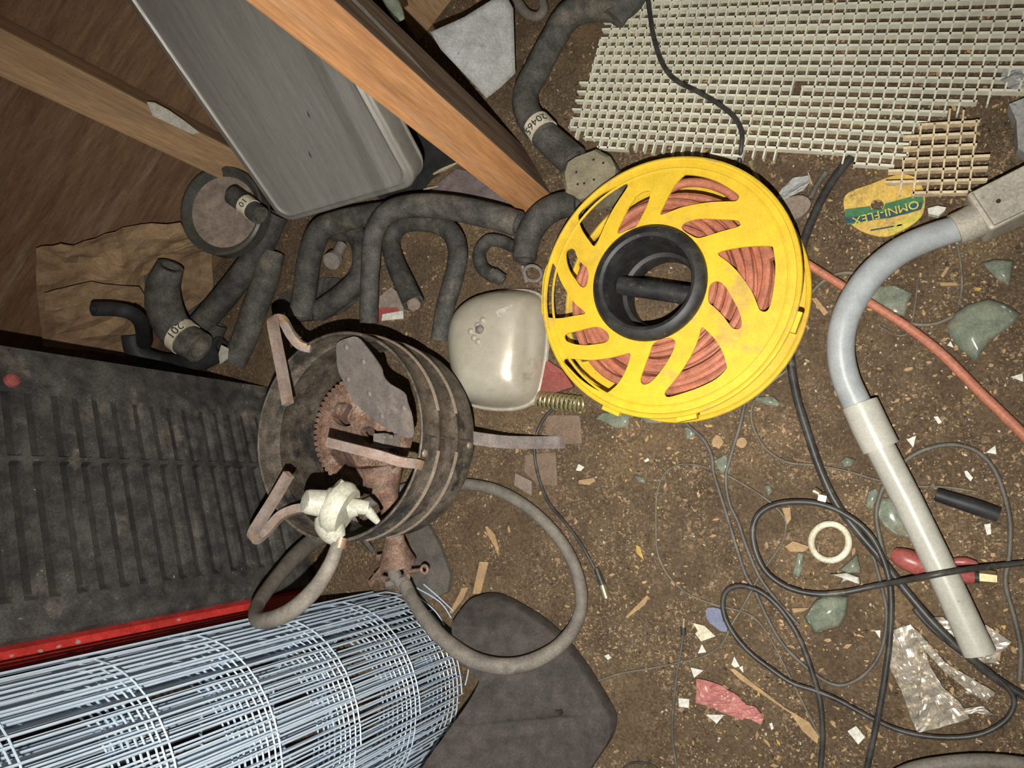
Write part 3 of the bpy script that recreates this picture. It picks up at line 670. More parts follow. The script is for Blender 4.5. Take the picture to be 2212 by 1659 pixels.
# ================================================================ RUBBER HOSES
GR = 'rubber hoses heaped below the tray'
def hose(pp, label, m=m_rub, hollow=(True, True), group=GR, seg=18, sub=8, name='rubber_hose', cat='hose'):
    o = tube(name, path(pp), m, None, seg=seg, hollow=hollow, sub=sub); tag(o, label, cat, group); return o
hose([(598, 462, .05, 54), (560, 540, .045, 56), (510, 610, .045, 56), (465, 665, .04, 56), (434, 700, .04, 56)], 'thick straight grey-black hose slanting down-left from the left foot of the tray')
def label_band(parent, pp, s, size, end_first=False):
    q = path(pp); b = tube('label_band', [[a, b_, c_, r*1.03] for a, b_, c_, r in q], m_paperw, parent, seg=24, straight=True)
    A = Vector(q[0][:3]); B = Vector(q[-1][:3]); c = (A+B)/2; r = (q[0][3]+q[-1][3])/2*1.03; ax = B-A
    tube_text(s, size, c, ax, C0-c, r, m_ink, b)
o = hose([(368, 575, .15, 58), (352, 625, .14, 74), (360, 680, .12, 80), (385, 720, .10, 78), (432, 752, .085, 74)], 'short fat elbow hose with white paper band, open end toward the tailgate', m_rub2)
label_band(o, [(388, 722, .099, 80), (402, 733, .095, 79)], '201', .020)
hose([(202, 668, .25, 32), (245, 668, .22, 32), (285, 677, .19, 32), (306, 700, .15, 33), (312, 740, .09, 33)], 'thin glossy black hose in front of the brown paper', m_rub3)
hose([(285, 720, .09, 46), (300, 765, .07, 48), (360, 785, .03, 46), (430, 778, .03, 50), (480, 750, .03, 52)], 'dark hose curled under the fat elbow hose', m_rub3)
hose([(588, 545, .03, 56), (575, 600, .03, 58), (553, 660, .03, 58), (530, 725, .03, 56), (505, 785, .03, 54)], 'pale dusty hose running down under the straight hose', m_rub2)
hose([(470, 700, .02, 46), (450, 745, .02, 46), (425, 790, .02, 46)], 'short dark hose stub near the top of the tailgate edge')
hose([(850, 455, .04, 46), (805, 463, .05, 50), (735, 478, .055, 52), (690, 500, .06, 54), (668, 560, .055, 54), (660, 620, .05, 54), (648, 688, .05, 56)], 'bent black hose left of the arch, its end above the burner')
hose([(1120, 484, .050, 60), (1060, 466, .055, 60), (975, 449, .06, 58), (895, 444, .065, 54), (838, 460, .065, 50), (808, 505, .065, 46), (800, 580, .06, 43), (797, 650, .055, 42), (797, 698, .05, 42)], 'largest arch-shaped black radiator hose lying across the heap', m_rub2)
o = hose([(893, 655, .045, 50), (875, 615, .04, 48), (853, 565, .035, 45), (845, 520, .03, 42), (868, 485, .03, 42), (925, 480, .035, 44), (972, 500, .04, 46), (989, 545, .04, 46), (980, 600, .04, 45), (963, 660, .035, 44), (950, 735, .03, 42)], 'inner looped hose under the arch, rust-stained open end')
tube('end_plug', path([(893, 655, .0455, 32), (895, 660, .047, 30)]), m_rusto, o, seg=14, straight=True)
hose([(722, 500, .02, 46), (765, 505, .025, 48), (785, 545, .03, 50), (775, 600, .03, 50), (735, 640, .03, 50), (690, 672, .025, 50)], 'C-curved hose behind the bent hose')
hose([(1112, 535, .012, 28), (1085, 522, .014, 29), (1055, 520, .015, 30), (1036, 545, .016, 31), (1040, 575, .018, 31), (1058, 592, .02, 31), (1070, 597, .022, 31)], 'small U-bent heater hose beside the arch end')
o = hose([(1066, 590, .024, 27), (1085, 605, .018, 30)], 'short pipe stub beside the small U-bent hose', m_rub2); 
hose([(1250, 442, .03, 58), (1215, 443, .03, 60), (1178, 460, .03, 62), (1150, 492, .03, 62), (1136, 530, .03, 58), (1133, 562, .03, 54)], 'ribbed elbow hose at the post foot, half under the reel')
cl = P(1150, 590, .014)
t = thing('hose_clamp', 'rusty band clamp below the elbow hose by the reel', 'clamp', Vector((cl.x, cl.y, 0)))
tube('band', [[cl.x+.013*math.cos(a), cl.y+.009*math.sin(a), .0125+.008*math.sin(a), .0025] for a in [k*math.pi/10 for k in range(20)]], m_dust, t, seg=6, closed=True, straight=True)
tube('screw', path([(1128, 575, .014, 10), (1138, 610, .012, 10)]), m_dust, t, seg=8)
o = hose([(1372, -30, .05, 78), (1341, 10, .05, 70), (1275, 14, .045, 66), (1226, 36, .04, 62), (1192, 90, .04, 60), (1160, 150, .04, 60), (1136, 200, .04, 60), (1140, 245, .045, 62), (1170, 285, .045, 66), (1212, 325, .045, 70), (1238, 348, .045, 72)], 'long S-bent grey rubber hose with numbered paper band above the reel', m_rub2, group='hoses')
label_band(o, [(1158, 268, .0455, 65), (1176, 289, .0455, 68)], '20465', .0155)
# plug with round head in the heap
t = thing('pipe_plug', 'round grey metal plug inside the bend of the C-curved hose', 'plug', P(725, 560, 0))
tube('head', path([(722, 560, .035, 42), (716, 564, .043, 40)]), m_dust, t, seg=18, straight=True)
tube('shank', path([(724, 558, .034, 26), (738, 530, .02, 26)]), m_dust, t, seg=12)
slb = slab('rubber_disc', [(600, 645), (625, 628), (700, 600), (755, 610), (770, 640), (735, 672), (680, 690), (610, 690)], .010, .008, m_rub, smooth_n=4); tag(slb, 'flat black rubber disc beneath the bent hoses', 'rubber disc')
# fittings by the big heap
slb = slab('paint_flake', [(472, 765), (478, 745), (492, 752), (490, 775), (475, 786)], .062, .002, m_dirt); tag(slb, 'pale torn scrap on the dusty hose end', 'scrap')

# old round lens with a hose end in it
def lens():
    c = P(482, 457, .135); t = thing('round_lamp', 'dusty round lamp glass leaning under the left side of the tray', 'lamp', Vector((c.x, c.y, 0)))
    x = (P(552, 457, .135)-c); r = x.length*.98; x.normalize(); n = (Vector((0, 0, 1))*.85+(C0-c).normalized()*.5).normalized(); x = (x-n*x.dot(n)).normalized(); y = n.cross(x)
    ring = lambda rr, z: [c+x*rr*math.cos(a)+y*rr*math.sin(a)+n*z for a in [k*2*math.pi/40 for k in range(40)]]
    V = ring(r, -.02)+ring(r, .006)+ring(r*.94, .008)+ring(r*.88, .002)+ring(r*.80, -.004); Fs = []
    for i in range(4):
        for j in range(40): Fs.append((i*40+j, i*40+(j+1) % 40, (i+1)*40+(j+1) % 40, (i+1)*40+j))
    Fs.append(tuple(range(40)))
    mk('rim', V, Fs, m_glassj, t, smooth=True)
    V = ring(r*.82, -.004)+ring(r*.5, -.008)+ring(r*.2, -.010); Fs = [(i*40+j, i*40+(j+1) % 40, (i+1)*40+(j+1) % 40, (i+1)*40+j) for i in range(2) for j in range(40)]+[tuple(range(80, 120))]
    mk('lens', V, Fs, m_dustp, t, smooth=True)
lens()
o = hose([(503, 422, .165, 44), (525, 438, .162, 44), (562, 466, .156, 44)], 'short hose end with paper band lying on the round lamp', m_rub, group='hoses')
label_band(o, [(529, 441, .1615, 46), (545, 453, .159, 46)], '10', .014)

# ================================================================ LITTER by the wall
def sheet(name, poly, off, m, label, cat, amp=.012, n=10):
    """crumpled sheet leaning on the wall; poly given as pixels on a plane 'off' in front of the wall"""
    pts = [PW(*q, off=off) for q in poly]; c = sum(pts, Vector())/len(pts); V = []; Fs = []; m_ = len(pts); K = 7
    dense = []
    for i in range(m_):
        for s in range(4): dense.append(pts[i].lerp(pts[(i+1) % m_], s/4))
    k = len(dense)
    for r in range(K+1):
        for p in dense:
            q = c.lerp(p, r/K); q = q+WN*(amp*noise.noise(q*16)+amp*.5*noise.noise(q*45)); V.append(Vector((q.x, q.y, max(q.z, .002))))
    for r in range(K):
        for j in range(k): Fs.append((r*k+j, r*k+(j+1) % k, (r+1)*k+(j+1) % k, (r+1)*k+j))
    o = mk(name, V, Fs, m, None); md = o.modifiers.new('thick', 'SOLIDIFY'); md.thickness = .0012
    return tag(o, label, cat)
sheet('kraft_paper', [(78, 538), (95, 530), (130, 523), (160, 530), (248, 500), (330, 486), (388, 478), (398, 500), (460, 515), (462, 560), (458, 625), (430, 650), (330, 700), (300, 775), (95, 750), (78, 640)], .03, m_paper, 'crumpled brown kraft paper and cardboard against the wall behind the tailgate', 'paper', .016)
sheet('cardboard_flap', [(95, 632), (200, 612), (300, 618), (320, 650), (200, 662), (96, 668)], .055, m_paper, 'narrow cardboard flap across the crumpled brown paper', 'cardboard', .008)
cf = slab('cloth_scrap', [(310, 598), (350, 570), (385, 565), (430, 600), (445, 650), (420, 690), (350, 680), (318, 650)], .05, .004, m_rub2, hf=lambda a, b: .15-.13*(a-310)/135-.0003*(b-565)+.01*noise.noise(Vector((a*.03, b*.03, 0)))); tag(cf, 'dark cloth scrap under the fat elbow hose', 'cloth')
# folded white sheet and boards at the top
sh_ = [(930, 71), (1004, 37), (1071, -4), (1095, -4), (1108, 20), (1113, 159), (1081, 189), (1051, 213), (1024, 182), (953, 108)]
def whitesheet():
    n_ = Vector((.45, -.45, .77)).normalized(); c = P(1040, 100, .10)
    pts = []
    for q in sh_:
        d = ray(*q); pts.append(C0+d*((c-C0).dot(n_)/d.dot(n_)))
    cen = sum(pts, Vector())/len(pts); V = []; Fs = []; dense = []
    for i in range(len(pts)):
        for s in range(4): dense.append(pts[i].lerp(pts[(i+1) % len(pts)], s/4))
    k = len(dense); K = 7
    for r in range(K+1):
        for p in dense: q = cen.lerp(p, r/K); V.append(q+n_*(.003*noise.noise(q*14)+.0015*noise.noise(q*40)))
    for r in range(K):
        for j in range(k): Fs.append((r*k+j, r*k+(j+1) % k, (r+1)*k+(j+1) % k, (r+1)*k+j))
    o = mk('folded_sheet', V, Fs, m_sheet, None, smooth=True); o.modifiers.new('thick', 'SOLIDIFY').thickness = -.004
    tag(o, 'grey-white folded sheet tilted up right of the timber post top', 'sheet')
whitesheet()
def leanboard(a, b, wd, th, m, label, name='board', cat='board'):
    d = (b-a); t_ = d.normalized(); s = t_.cross(WN).normalized(); o = box(name, (a+b)/2, d/2, s*wd/2, WN*th/2, m, None, bev=.002); return tag(o, label, cat)
leanboard(PW(960, 95, .05), PW(845, -130, .05), .085, .02, m_stud, 'brown board leaning upright behind the folded sheet')
leanboard(PW(1045, 40, .03), PW(960, -120, .03), .10, .02, m_board, 'darker board on the wall behind the folded sheet')
tube_ = tube('bottle_neck', path([(832, -20, .30, 34), (856, 22, .27, 30), (866, 44, .26, 20)]), m_glass, None, seg=14); tag(tube_, 'dark green bottle end peeking past the post top', 'bottle')
hk = tube('hooked_pipe', path([(1105, -20, .02, 24), (1120, 8, .02, 24), (1138, 30, .02, 23), (1160, 36, .02, 22), (1174, 22, .02, 22), (1172, 4, .02, 20)]), m_gash, None, seg=12, hollow=(False, True)); tag(hk, 'small dull hooked pipe end at the top edge by the S-bent hose', 'pipe')
mt = slab('rubber_mat', [(770, 150), (830, 190), (900, 255), (985, 345), (930, 385), (900, 420), (820, 430), (760, 380)], .006, .005, m_rub3); tag(mt, 'dark mat on the floor between tray and timber post', 'mat')
tl_ = slab('purple_grey_tile', [(985, 365), (1030, 372), (1080, 400), (1125, 440), (1130, 470), (1040, 450), (930, 415), (945, 395)], .007, .006, mat('tile_violet', (0.17, 0.13, 0.13), (0.22, 0.17, 0.15), 20, rough=.5), jag=2); tl_.name = 'slate_piece'; tag(tl_, 'thin violet-grey slate piece at the foot of the timber post', 'slate')
def stick(a, b, wd, label, m=m_chip, h=None, name='wood_stick', cat='stick', group=None):
    o = tube(name, path([(a[0], a[1], h, wd*.5), ((a[0]*2+b[0])/3, (a[1]*2+b[1])/3, h, wd), ((a[0]+2*b[0])/3, (a[1]+2*b[1])/3, h, wd*.8), (b[0], b[1], h, wd*.35)]), m, None, seg=5, sub=3); return tag(o, label, cat, group)
stick((936, 376), (990, 350), 9, 'pale wood stick right of the tray corner', mat('pale_wood', (0.52, 0.42, 0.26), rough=.8), .012)
stick((915, 409), (947, 402), 6, 'short pale stick just below the tray corner', MATS['pale_wood'], .012)
# pitted block
def block():
    poly = [(1216, 378), (1225, 350), (1243, 338), (1288, 322), (1318, 338), (1330, 362), (1326, 395), (1295, 425), (1250, 430), (1222, 415)]
    L = [P(*q, .045) for q in poly]; cen = sum(L, Vector())/len(L)
    B = [Vector((p.x, p.y, .002)) for p in L]; T = [cen.lerp(p, .86)+Vector((0, 0, .006)) for p in L]
    n = len(L); V = T+L+B; Fs = [tuple(range(n)), tuple(range(3*n-1, 2*n-1, -1))]+[(r*n+i, r*n+(i+1) % n, (r+1)*n+(i+1) % n, (r+1)*n+i) for r in range(2) for i in range(n)]
    root = mk('pitted_block', V, Fs, m_stone); tag(root, 'tan ten-sided block with small pits between hose end and reel', 'block')
    for q in ((1245, 372), (1262, 396), (1248, 398), (1283, 388), (1303, 352), (1308, 422), (1282, 345)):
        c = P(*q, .0512); mk('pit', *lathe([(0, .0006), (.0016, .0005), (.0018, 0)], c, 8, False), m_ink, root)
block()

# ================================================================ LOUVRE GRID PANELS
def inside(p, poly):
    c = False; j = len(poly)-1
    for i in range(len(poly)):
        a, b = poly[i], poly[j]
        if (a[1] > p[1]) != (b[1] > p[1]) and p[0] < (b[0]-a[0])*(p[1]-a[1])/(b[1]-a[1])+a[0]: c = not c
        j = i
    return c
def proj(p):
    q = RM.transposed() @ (p-C0); return CX+q.x/-q.z*F, CY-q.y/-q.z*F
def louvre(o0, u, v, pitch, nu, nv, poly, m, z, hh, label, name='louvre_panel', holes=(), keep=.0):
    V = []; Fs = []
    def bar(a, b, d, th):
        s = Vector((0, 0, 1)).cross(d).normalized()*th/2; k = len(V)
        for p in (a, b):
            for zz in (0, hh): V.append(p-s+Vector((0, 0, zz))); V.append(p+s+Vector((0, 0, zz)))
        Fs.extend([(k+i for i in t) for t in ()]); Fs.extend([tuple(k+i for i in t) for t in ((0, 1, 3, 2), (4, 6, 7, 5), (0, 4, 5, 1), (2, 3, 7, 6), (0, 2, 6, 4), (1, 5, 7, 3))])
    def ok(p):
        q = proj(p+Vector((0, 0, hh))); return inside(q, poly) and not any(inside(q, h_) for h_ in holes)
    for (A, B, na, nb) in ((u, v, nu, nv), (v, u, nv, nu)):
        for j in range(nb+1):
            run = None
            for i in range(na+1):
                a = o0+A*(i*pitch)+B*(j*pitch)+Vector((0, 0, z)); g = i < na and ok(a+A*(pitch*.5))
                if g and run is None: run = a
                if not g and run is not None:
                    e0 = random.uniform(0.1, .55)*pitch; e1 = random.uniform(0.1, .55)*pitch
                    bar(run-A*e0*.5, a+A*e1*.5-A*0, A, .0030 if A is u else .0019); run = None
    o = mk(name, V, Fs, m); return tag(o, label, 'panel', 'broken louvre panels')
go = P(1228, 290); gu = (P(1951, 345)-P(1400, 312)).normalized(); gv0 = (P(1308, 44)-P(1227, 270)).normalized(); gv = Vector((-gu.y, gu.x, 0))
if gv.dot(gv0) < 0: gv = -gv
print('grid skew deg', math.degrees(gv.angle(gv0)))
gpoly = [(1372, -60), (1372, 25), (1335, 32), (1306, 48), (1300, 75), (1285, 120), (1262, 180), (1245, 235), (1228, 272), (1236, 290), (1275, 300), (1300, 318), (1340, 322), (1400, 320), (1440, 322), (1455, 318), (1520, 326), (1545, 335), (1660, 338), (1692, 334), (1700, 322), (1740, 328), (1850, 343), (1855, 360), (1925, 368), (1945, 350), (1965, 330), (1968, 300), (1990, 272), (2030, 262), (2045, 235), (2100, 225), (2130, 212), (2150, 206), (2400, 215), (2400, -60)]
louvre(go-gu*.06-gv*.06, gu, gv, .0131, 75, 50, gpoly, m_grid, .003, .0095, 'large broken cream plastic louvre light panel lying top right', holes=[[(1722, 168), (1745, 168), (1745, 192), (1722, 192)]])
g2 = [(1995, 262), (2030, 255), (2060, 248), (2075, 240), (2092, 252), (2118, 275), (2112, 310), (2130, 325), (2118, 350), (2122, 368), (2100, 415), (2060, 418), (1925, 415), (1920, 400), (1930, 365), (1955, 335), (1965, 305)]
u2 = (P(2097, 407)-P(1918, 411)).normalized(); v20 = (P(2090, 253)-P(1943, 437)).normalized(); v2 = Vector((-u2.y, u2.x, 0))
if v2.dot(v20) < 0: v2 = -v2
print('grid2 skew', math.degrees(v2.angle(v20)))
louvre(P(1918, 411)-u2*.0-v2*.0131, u2, v2, .0131, 12, 14, g2, m_grid2, .017, .009, 'small yellowed fragment of louvre panel over the yellow disc label', name='louvre_panel')

# ================================================================ PEARL DOME
def dome():
    out = [(984, 745), (990, 700), (1006, 668), (1035, 645), (1070, 633), (1110, 628), (1150, 632), (1172, 650), (1180, 700), (1178, 760), (1170, 810), (1160, 850), (1140, 872), (1100, 882), (1050, 880), (1012, 868), (998, 830), (988, 790)]
    c2 = P(1082, 768, .0); c2.z = 0; ring = [P(q[0], q[1], .012) for q in catmull([list(map(float, p)) for p in out], 4, True)]
    n = len(ring); V = []; Fs = []
    prof = [(1.0, -.010), (1.0, 0), (.985, .008), (.94, .024), (.90, .032), (.86, .038), (.80, .0435), (.74, .048), (.66, .052), (.58, .055), (.49, .057), (.4, .0585), (.3, .0595), (.2, .060), (.05, .0605)]
    for s, z in prof:
        for p in ring:
            q = Vector((c2.x, c2.y, .012)).lerp(p, s); V.append(Vector((q.x, q.y, .012+z)))
    fx = (P(1175, 770)-P(1137, 770)); fl0 = P(1137, 770, .03); fd = fx.normalized()
    for k_ in range(len(V)):
        t_ = (V[k_]-fl0).dot(fd)/.006
        if V[k_].z > .02 and t_ > 0: V[k_].z = .02+(V[k_].z-.02)*(1-.40*min(1, t_))
    for i in range(len(prof)-1):
        for j in range(n): Fs.append((i*n+j, i*n+(j+1) % n, (i+1)*n+(j+1) % n, (i+1)*n+j))
    Fs.append(tuple(range((len(prof)-1)*n, len(prof)*n)))
    root = mk('domed_cover', V, Fs, m_pearl, None, smooth=True); tag(root, 'pearl-white domed mirror cover lying between burner and reel', 'cover')
    # moulded rim
    tube('rim', [[p.x, p.y, .009, .004] for p in ring], m_pvcb, root, seg=8, closed=True, straight=True)
    def top(px, py):
        for k_ in range(200):
            h_ = .085-k_*.0004; q_ = P(px, py, h_); dq = Vector((q_.x-c2.x, q_.y-c2.y)); a_ = math.atan2(dq.y, dq.x)
            b_ = min(ring, key=lambda p_: abs((math.atan2(p_.y-c2.y, p_.x-c2.x)-a_+math.pi) % (2*math.pi)-math.pi)); s_ = dq.length/math.hypot(b_.x-c2.x, b_.y-c2.y)
            for (s0, z0_), (s1, z1_) in zip(prof[1:], prof[2:]):
                if s1 <= s_ <= s0 and h_ <= .012+z0_+(z1_-z0_)*(s0-s_)/(s0-s1): return q_
        return P(px, py, .06)
    for q in ((1043, 692), (1032, 703), (1017, 716), (1033, 738), (1024, 730)):
        c = top(*q); sphere_bits([(c-Vector((0, 0, .0015)), .0052)], m_pvcb, 'boss', root, 2)
    tg = top(1037, 712); sphere_bits([(tg, .0075)], m_dust, 'torn_hole', root, 1)
    sl = [(1072, 672), (1080, 668), (1092, 664), (1108, 658), (1095, 668), (1096, 678), (1084, 680), (1086, 686), (1076, 684)]
    sp = [top(*q_)+Vector((0, 0, .0012)) for q_ in sl]; prism('mud_splash', [sp], None, [[v-Vector((0, 0, .003)) for v in sp]], m_dirt, root)['label'] = 'cream mud splash on the cover'
dome()
rp = slab('red_plate', [(1162, 785), (1185, 780), (1215, 800), (1238, 835), (1200, 848), (1165, 862), (1156, 830)], .012, .008, mat('dusty_red', (0.36, 0.07, 0.05), (0.26, 0.07, 0.05), 20, rough=.8)); tag(rp, 'dusty red plate piece beside the pearl cover', 'plate')
# coil spring
def spring():
    a = P(1163, 862, .014); b = P(1256, 874, .014); d = b-a; t = d.normalized(); s = t.cross(Vector((0, 0, 1))).normalized(); u_ = s.cross(t); N_ = 10; pts = []
    for i in range(N_*16+1):
        k = i/(N_*16); an = 2*math.pi*N_*k; r = .0105
        pts.append([*(a+d*k+(s*math.cos(an)+u_*math.sin(an))*r), .0016])
    o = tube('coil_spring', pts, m_zinc, None, seg=6, straight=True); tag(o, 'yellow-zinc coil spring below the pearl cover and red plate', 'spring')
spring()
lab = thing('torn_packet', 'torn clear packet with red and white label under the big arch hose', 'packet', P(845, 670, 0))
slab('film', [(820, 640), (845, 620), (870, 640), (872, 690), (815, 693)], .006, .001, mat('clear_film', (0.35, 0.28, 0.22), rough=.15), lab)
slab('red_band', [(818, 665), (858, 664), (862, 676), (826, 680), (822, 694), (812, 694)], .0072, .001, m_redp, lab)
slab('white_band', [(826, 679), (870, 671), (871, 688), (824, 693)], .0075, .001, m_white, lab)

# ================================================================ CONDUIT
def conduit():
    root = thing('conduit_elbow', 'grey and white plastic conduit elbow with pipe running to bottom right', 'conduit pipe', P(1820, 720, 0))
    tube('bend', path([(2075, 492, .033, 60), (2010, 512, .034, 61), (1945, 542, .035, 62), (1890, 585, .036, 62), (1848, 640, .037, 62), (1822, 700, .037, 60), (1816, 760, .034, 59), (1826, 815, .030, 60), (1845, 860, .027, 61), (1862, 895, .026, 61)]), m_pvcg, root, seg=28, sub=8)
    tube('collar', path([(1857, 872, .0265, 78), (1880, 922, .0255, 80), (1903, 968, .0245, 80)]), m_pvc, root, seg=32, hollow=(False, False), straight=True)
    tube('straight_pipe', path([(1895, 955, .023, 62), (1960, 1080, .023, 63), (2035, 1235, .023, 64), (2116, 1412, .024, 67)]), m_pvc, root, seg=28, hollow=(False, True), straight=True)
    tube('socket', path([(2062, 497, .033, 74), (2085, 487, .033, 76), (2112, 474, .033, 78)]), m_pvcb, root, seg=28, straight=True)
    a = P(2108, 470, .033); b = P(2260, 395, .033); d = (b-a); t = d.normalized(); s = Vector((0, 0, 1)).cross(t)
    bx = box('junction_box', (a+b)/2+Vector((0, 0, -.006)), d/2, s*.0235, Vector((0, 0, .024)), m_pvcb, root, bev=.004)
    box('box_lid', (a+b)/2+Vector((0, 0, .0205))+t*.003, d/2*.96, s*.021, Vector((0, 0, .003)), m_pvcb, bx, bev=.0015)
    q = P(2157, 434, .058); mk('screw_hole', *lathe([(0, .0005), (.002, .0005), (.0022, -.001)], q, 10, False), m_ink, bx)
conduit()

# ================================================================ CABLES
def cable(pp, wd, label, m=m_cable, h=None, name='cable', cat='cable', seg=10, sub=8, group='cables on the floor'):
    o = tube(name, path([(p[0], p[1], (p[2] if len(p) > 2 else h)) for p in pp], h, wd), m, None, seg=seg, sub=sub); return tag(o, label, cat, group)
cable([(1838, 340), (1800, 388), (1765, 450), (1737, 520), (1718, 600), (1706, 690), (1708, 780), (1722, 860), (1746, 940), (1772, 1015), (1805, 1085), (1850, 1145), (1905, 1210), (1960, 1280), (2025, 1355, .012), (2100, 1425, .012), (2165, 1475), (2260, 1530)], 19, 'thickest black cable running past the reel down to the bottom right corner', h=.007)
cable([(1785, 372), (1765, 400), (1750, 430)], 13, 'short grey cable piece under the edge of the louvre panel', m_cable2, h=.004)
cable([(1396, -30, .022), (1404, 30, .02), (1412, 80, .02), (1430, 135, .018), (1458, 172, .018), (1505, 197, .018), (1548, 222, .018), (1585, 252, .018), (1602, 285, .018), (1601, 320, .015), (1597, 350, .006), (1590, 390, .005)], 11, 'thin black cable draped over the louvre panel to the reel')
cable([(1455, 890), (1490, 922), (1520, 950), (1537, 985), (1541, 1020), (1553, 1060), (1572, 1120), (1590, 1180), (1610, 1240), (1630, 1275), (1655, 1330), (1690, 1390), (1740, 1440), (1790, 1475), (1830, 1478), (1875, 1450), (1905, 1400), (1915, 1330), (1905, 1270), (1885, 1200), (1860, 1150), (1820, 1110), (1800, 1095)], 8.5, 'thin grey cable snaking from under the reel bottom', m_cable2, h=.0035)
cable([(1700, 700), (1660, 745), (1632, 805), (1612, 860), (1598, 920), (1580, 980), (1568, 1030), (1575, 1085), (1595, 1130), (1612, 1180), (1640, 1245), (1680, 1300), (1725, 1350)], 8.5, 'thin grey lead with frayed end hugging the right of the reel', m_cable2, h=.0038)
cable([(2300, 1205), (2212, 1216), (2130, 1225, .02), (2085, 1231, .040), (2040, 1238, .048), (2000, 1246, .046), (1955, 1254, .028), (1900, 1264, .014), (1820, 1280), (1760, 1283), (1700, 1268), (1655, 1235), (1632, 1190), (1626, 1145), (1640, 1110), (1675, 1090), (1725, 1084), (1775, 1090), (1820, 1108), (1865, 1140), (1895, 1180), (1918, 1240), (1925, 1300), (1922, 1380), (1912, 1460), (1900, 1530), (1888, 1590), (1868, 1680)], 13.5, 'black looped cable crossing over the white pipe', h=.012)
cable([(1935, 1255), (1915, 1215), (1900, 1160), (1893, 1110), (1905, 1060), (1935, 1015), (1975, 982), (2020, 965), (2065, 961), (2110, 975), (2145, 1010), (2168, 1065), (2182, 1130), (2180, 1200), (2172, 1260), (2190, 1330), (2205, 1400), (2202, 1470)], 11, 'dusty cable circling right of the white pipe', m_cable2, h=.004)
cable([(1768, 1690), (1774, 1640), (1777, 1580), (1770, 1510), (1750, 1440), (1722, 1370), (1685, 1315), (1645, 1280), (1605, 1266), (1575, 1272), (1562, 1295), (1565, 1330), (1585, 1370), (1620, 1410), (1665, 1445), (1710, 1475), (1760, 1492), (1810, 1512), (1880, 1550), (1950, 1580), (2030, 1593), (2110, 1588), (2165, 1562), (2190, 1525), (2180, 1490), (2130, 1445), (2070, 1405), (2010, 1355), (1975, 1315)], 12, 'black cable hooped over at bottom centre', h=.009)
cable([(1250, 862), (1205, 877), (1175, 905), (1157, 945), (1155, 985), (1165, 1035), (1185, 1085), (1222, 1130), (1255, 1175), (1283, 1225), (1296, 1250)], 7.5, 'thin black lead ending in a brass tip below the reel', h=.004)
t = thing('brass_connector', 'brass connector tip at the end of the thin lead', 'connector', P(1305, 1275, 0))
tube('sleeve', path([(1288, 1228, .006, 13), (1302, 1265, .006, 16)]), m_cable, t, seg=10, straight=True)
tube('ferrule', path([(1301, 1264, .006, 19), (1310, 1292, .006, 18)]), m_brass, t, seg=12, straight=True)
cable([(1464, 1690), (1460, 1650), (1452, 1590), (1455, 1520), (1463, 1450), (1472, 1400), (1476, 1365)], 6.5, 'thin wire rising from the bottom edge to the jack plug', m_cable2, h=.003)
t = thing('jack_plug', 'tiny jack plug with yellow tip standing off the thin wire', 'plug', P(1477, 1350, 0))
tube('sleeve', path([(1476, 1372, .004, 12), (1476, 1355, .004, 13)]), m_cable, t, seg=10, straight=True)
tube('tip', path([(1476, 1355, .004, 8), (1477, 1335, .004, 7)]), m_brass, t, seg=8, straight=True)
cable([(1280, 1475), (1340, 1455), (1400, 1445), (1460, 1433), (1520, 1418), (1560, 1390), (1580, 1350), (1605, 1310), (1640, 1245), (1675, 1195), (1692, 1165), (1697, 1125), (1670, 1090), (1620, 1055), (1560, 1022), (1500, 1004), (1460, 1006), (1432, 1028), (1419, 1070), (1417, 1130), (1421, 1195), (1445, 1245), (1490, 1285), (1550, 1308), (1605, 1322), (1640, 1345), (1670, 1390), (1700, 1450), (1740, 1530), (1770, 1590)], 5, 'hair-thin wire making a wide loop on the earth', m_wire, h=.0022, sub=6)
cable([(1700, 800), (1650, 840), (1624, 880), (1628, 925), (1655, 970), (1700, 998), (1760, 1005), (1830, 1018), (1900, 1038), (1970, 1050), (2040, 1052), (2110, 1062)], 6, 'dull olive wire running from the reel under the white pipe', m_wire, h=.002)
cable([(1690, 760), (1720, 690), (1755, 630), (1800, 595), (1850, 592), (1888, 625), (1920, 670), (1965, 698), (2015, 700), (2055, 685), (2100, 660)], 9, 'muddy cable passing under the grey bend', m_wire, h=.0025)
cable([(2068, 528), (2075, 570), (2078, 620), (2070, 660)], 6, 'short muddy wire below the grey socket', m_wire, h=.002)
cable([(1880, 1720), (1960, 1668), (2060, 1648), (2160, 1646), (2300, 1665)], 34, 'thick grey hose arching along the bottom right edge', m_gash, h=.03, name='garden_hose', cat='hose')
cable([(1335, 1680), (1352, 1655), (1375, 1647), (1405, 1652), (1430, 1668)], 5, 'thin dark wire arc at the bottom edge', m_cable, h=.003)
cable([(1985, 590), (1960, 720), (1890, 700)], 4, 'fine muddy strand by the broken glass', m_wire, h=.002)

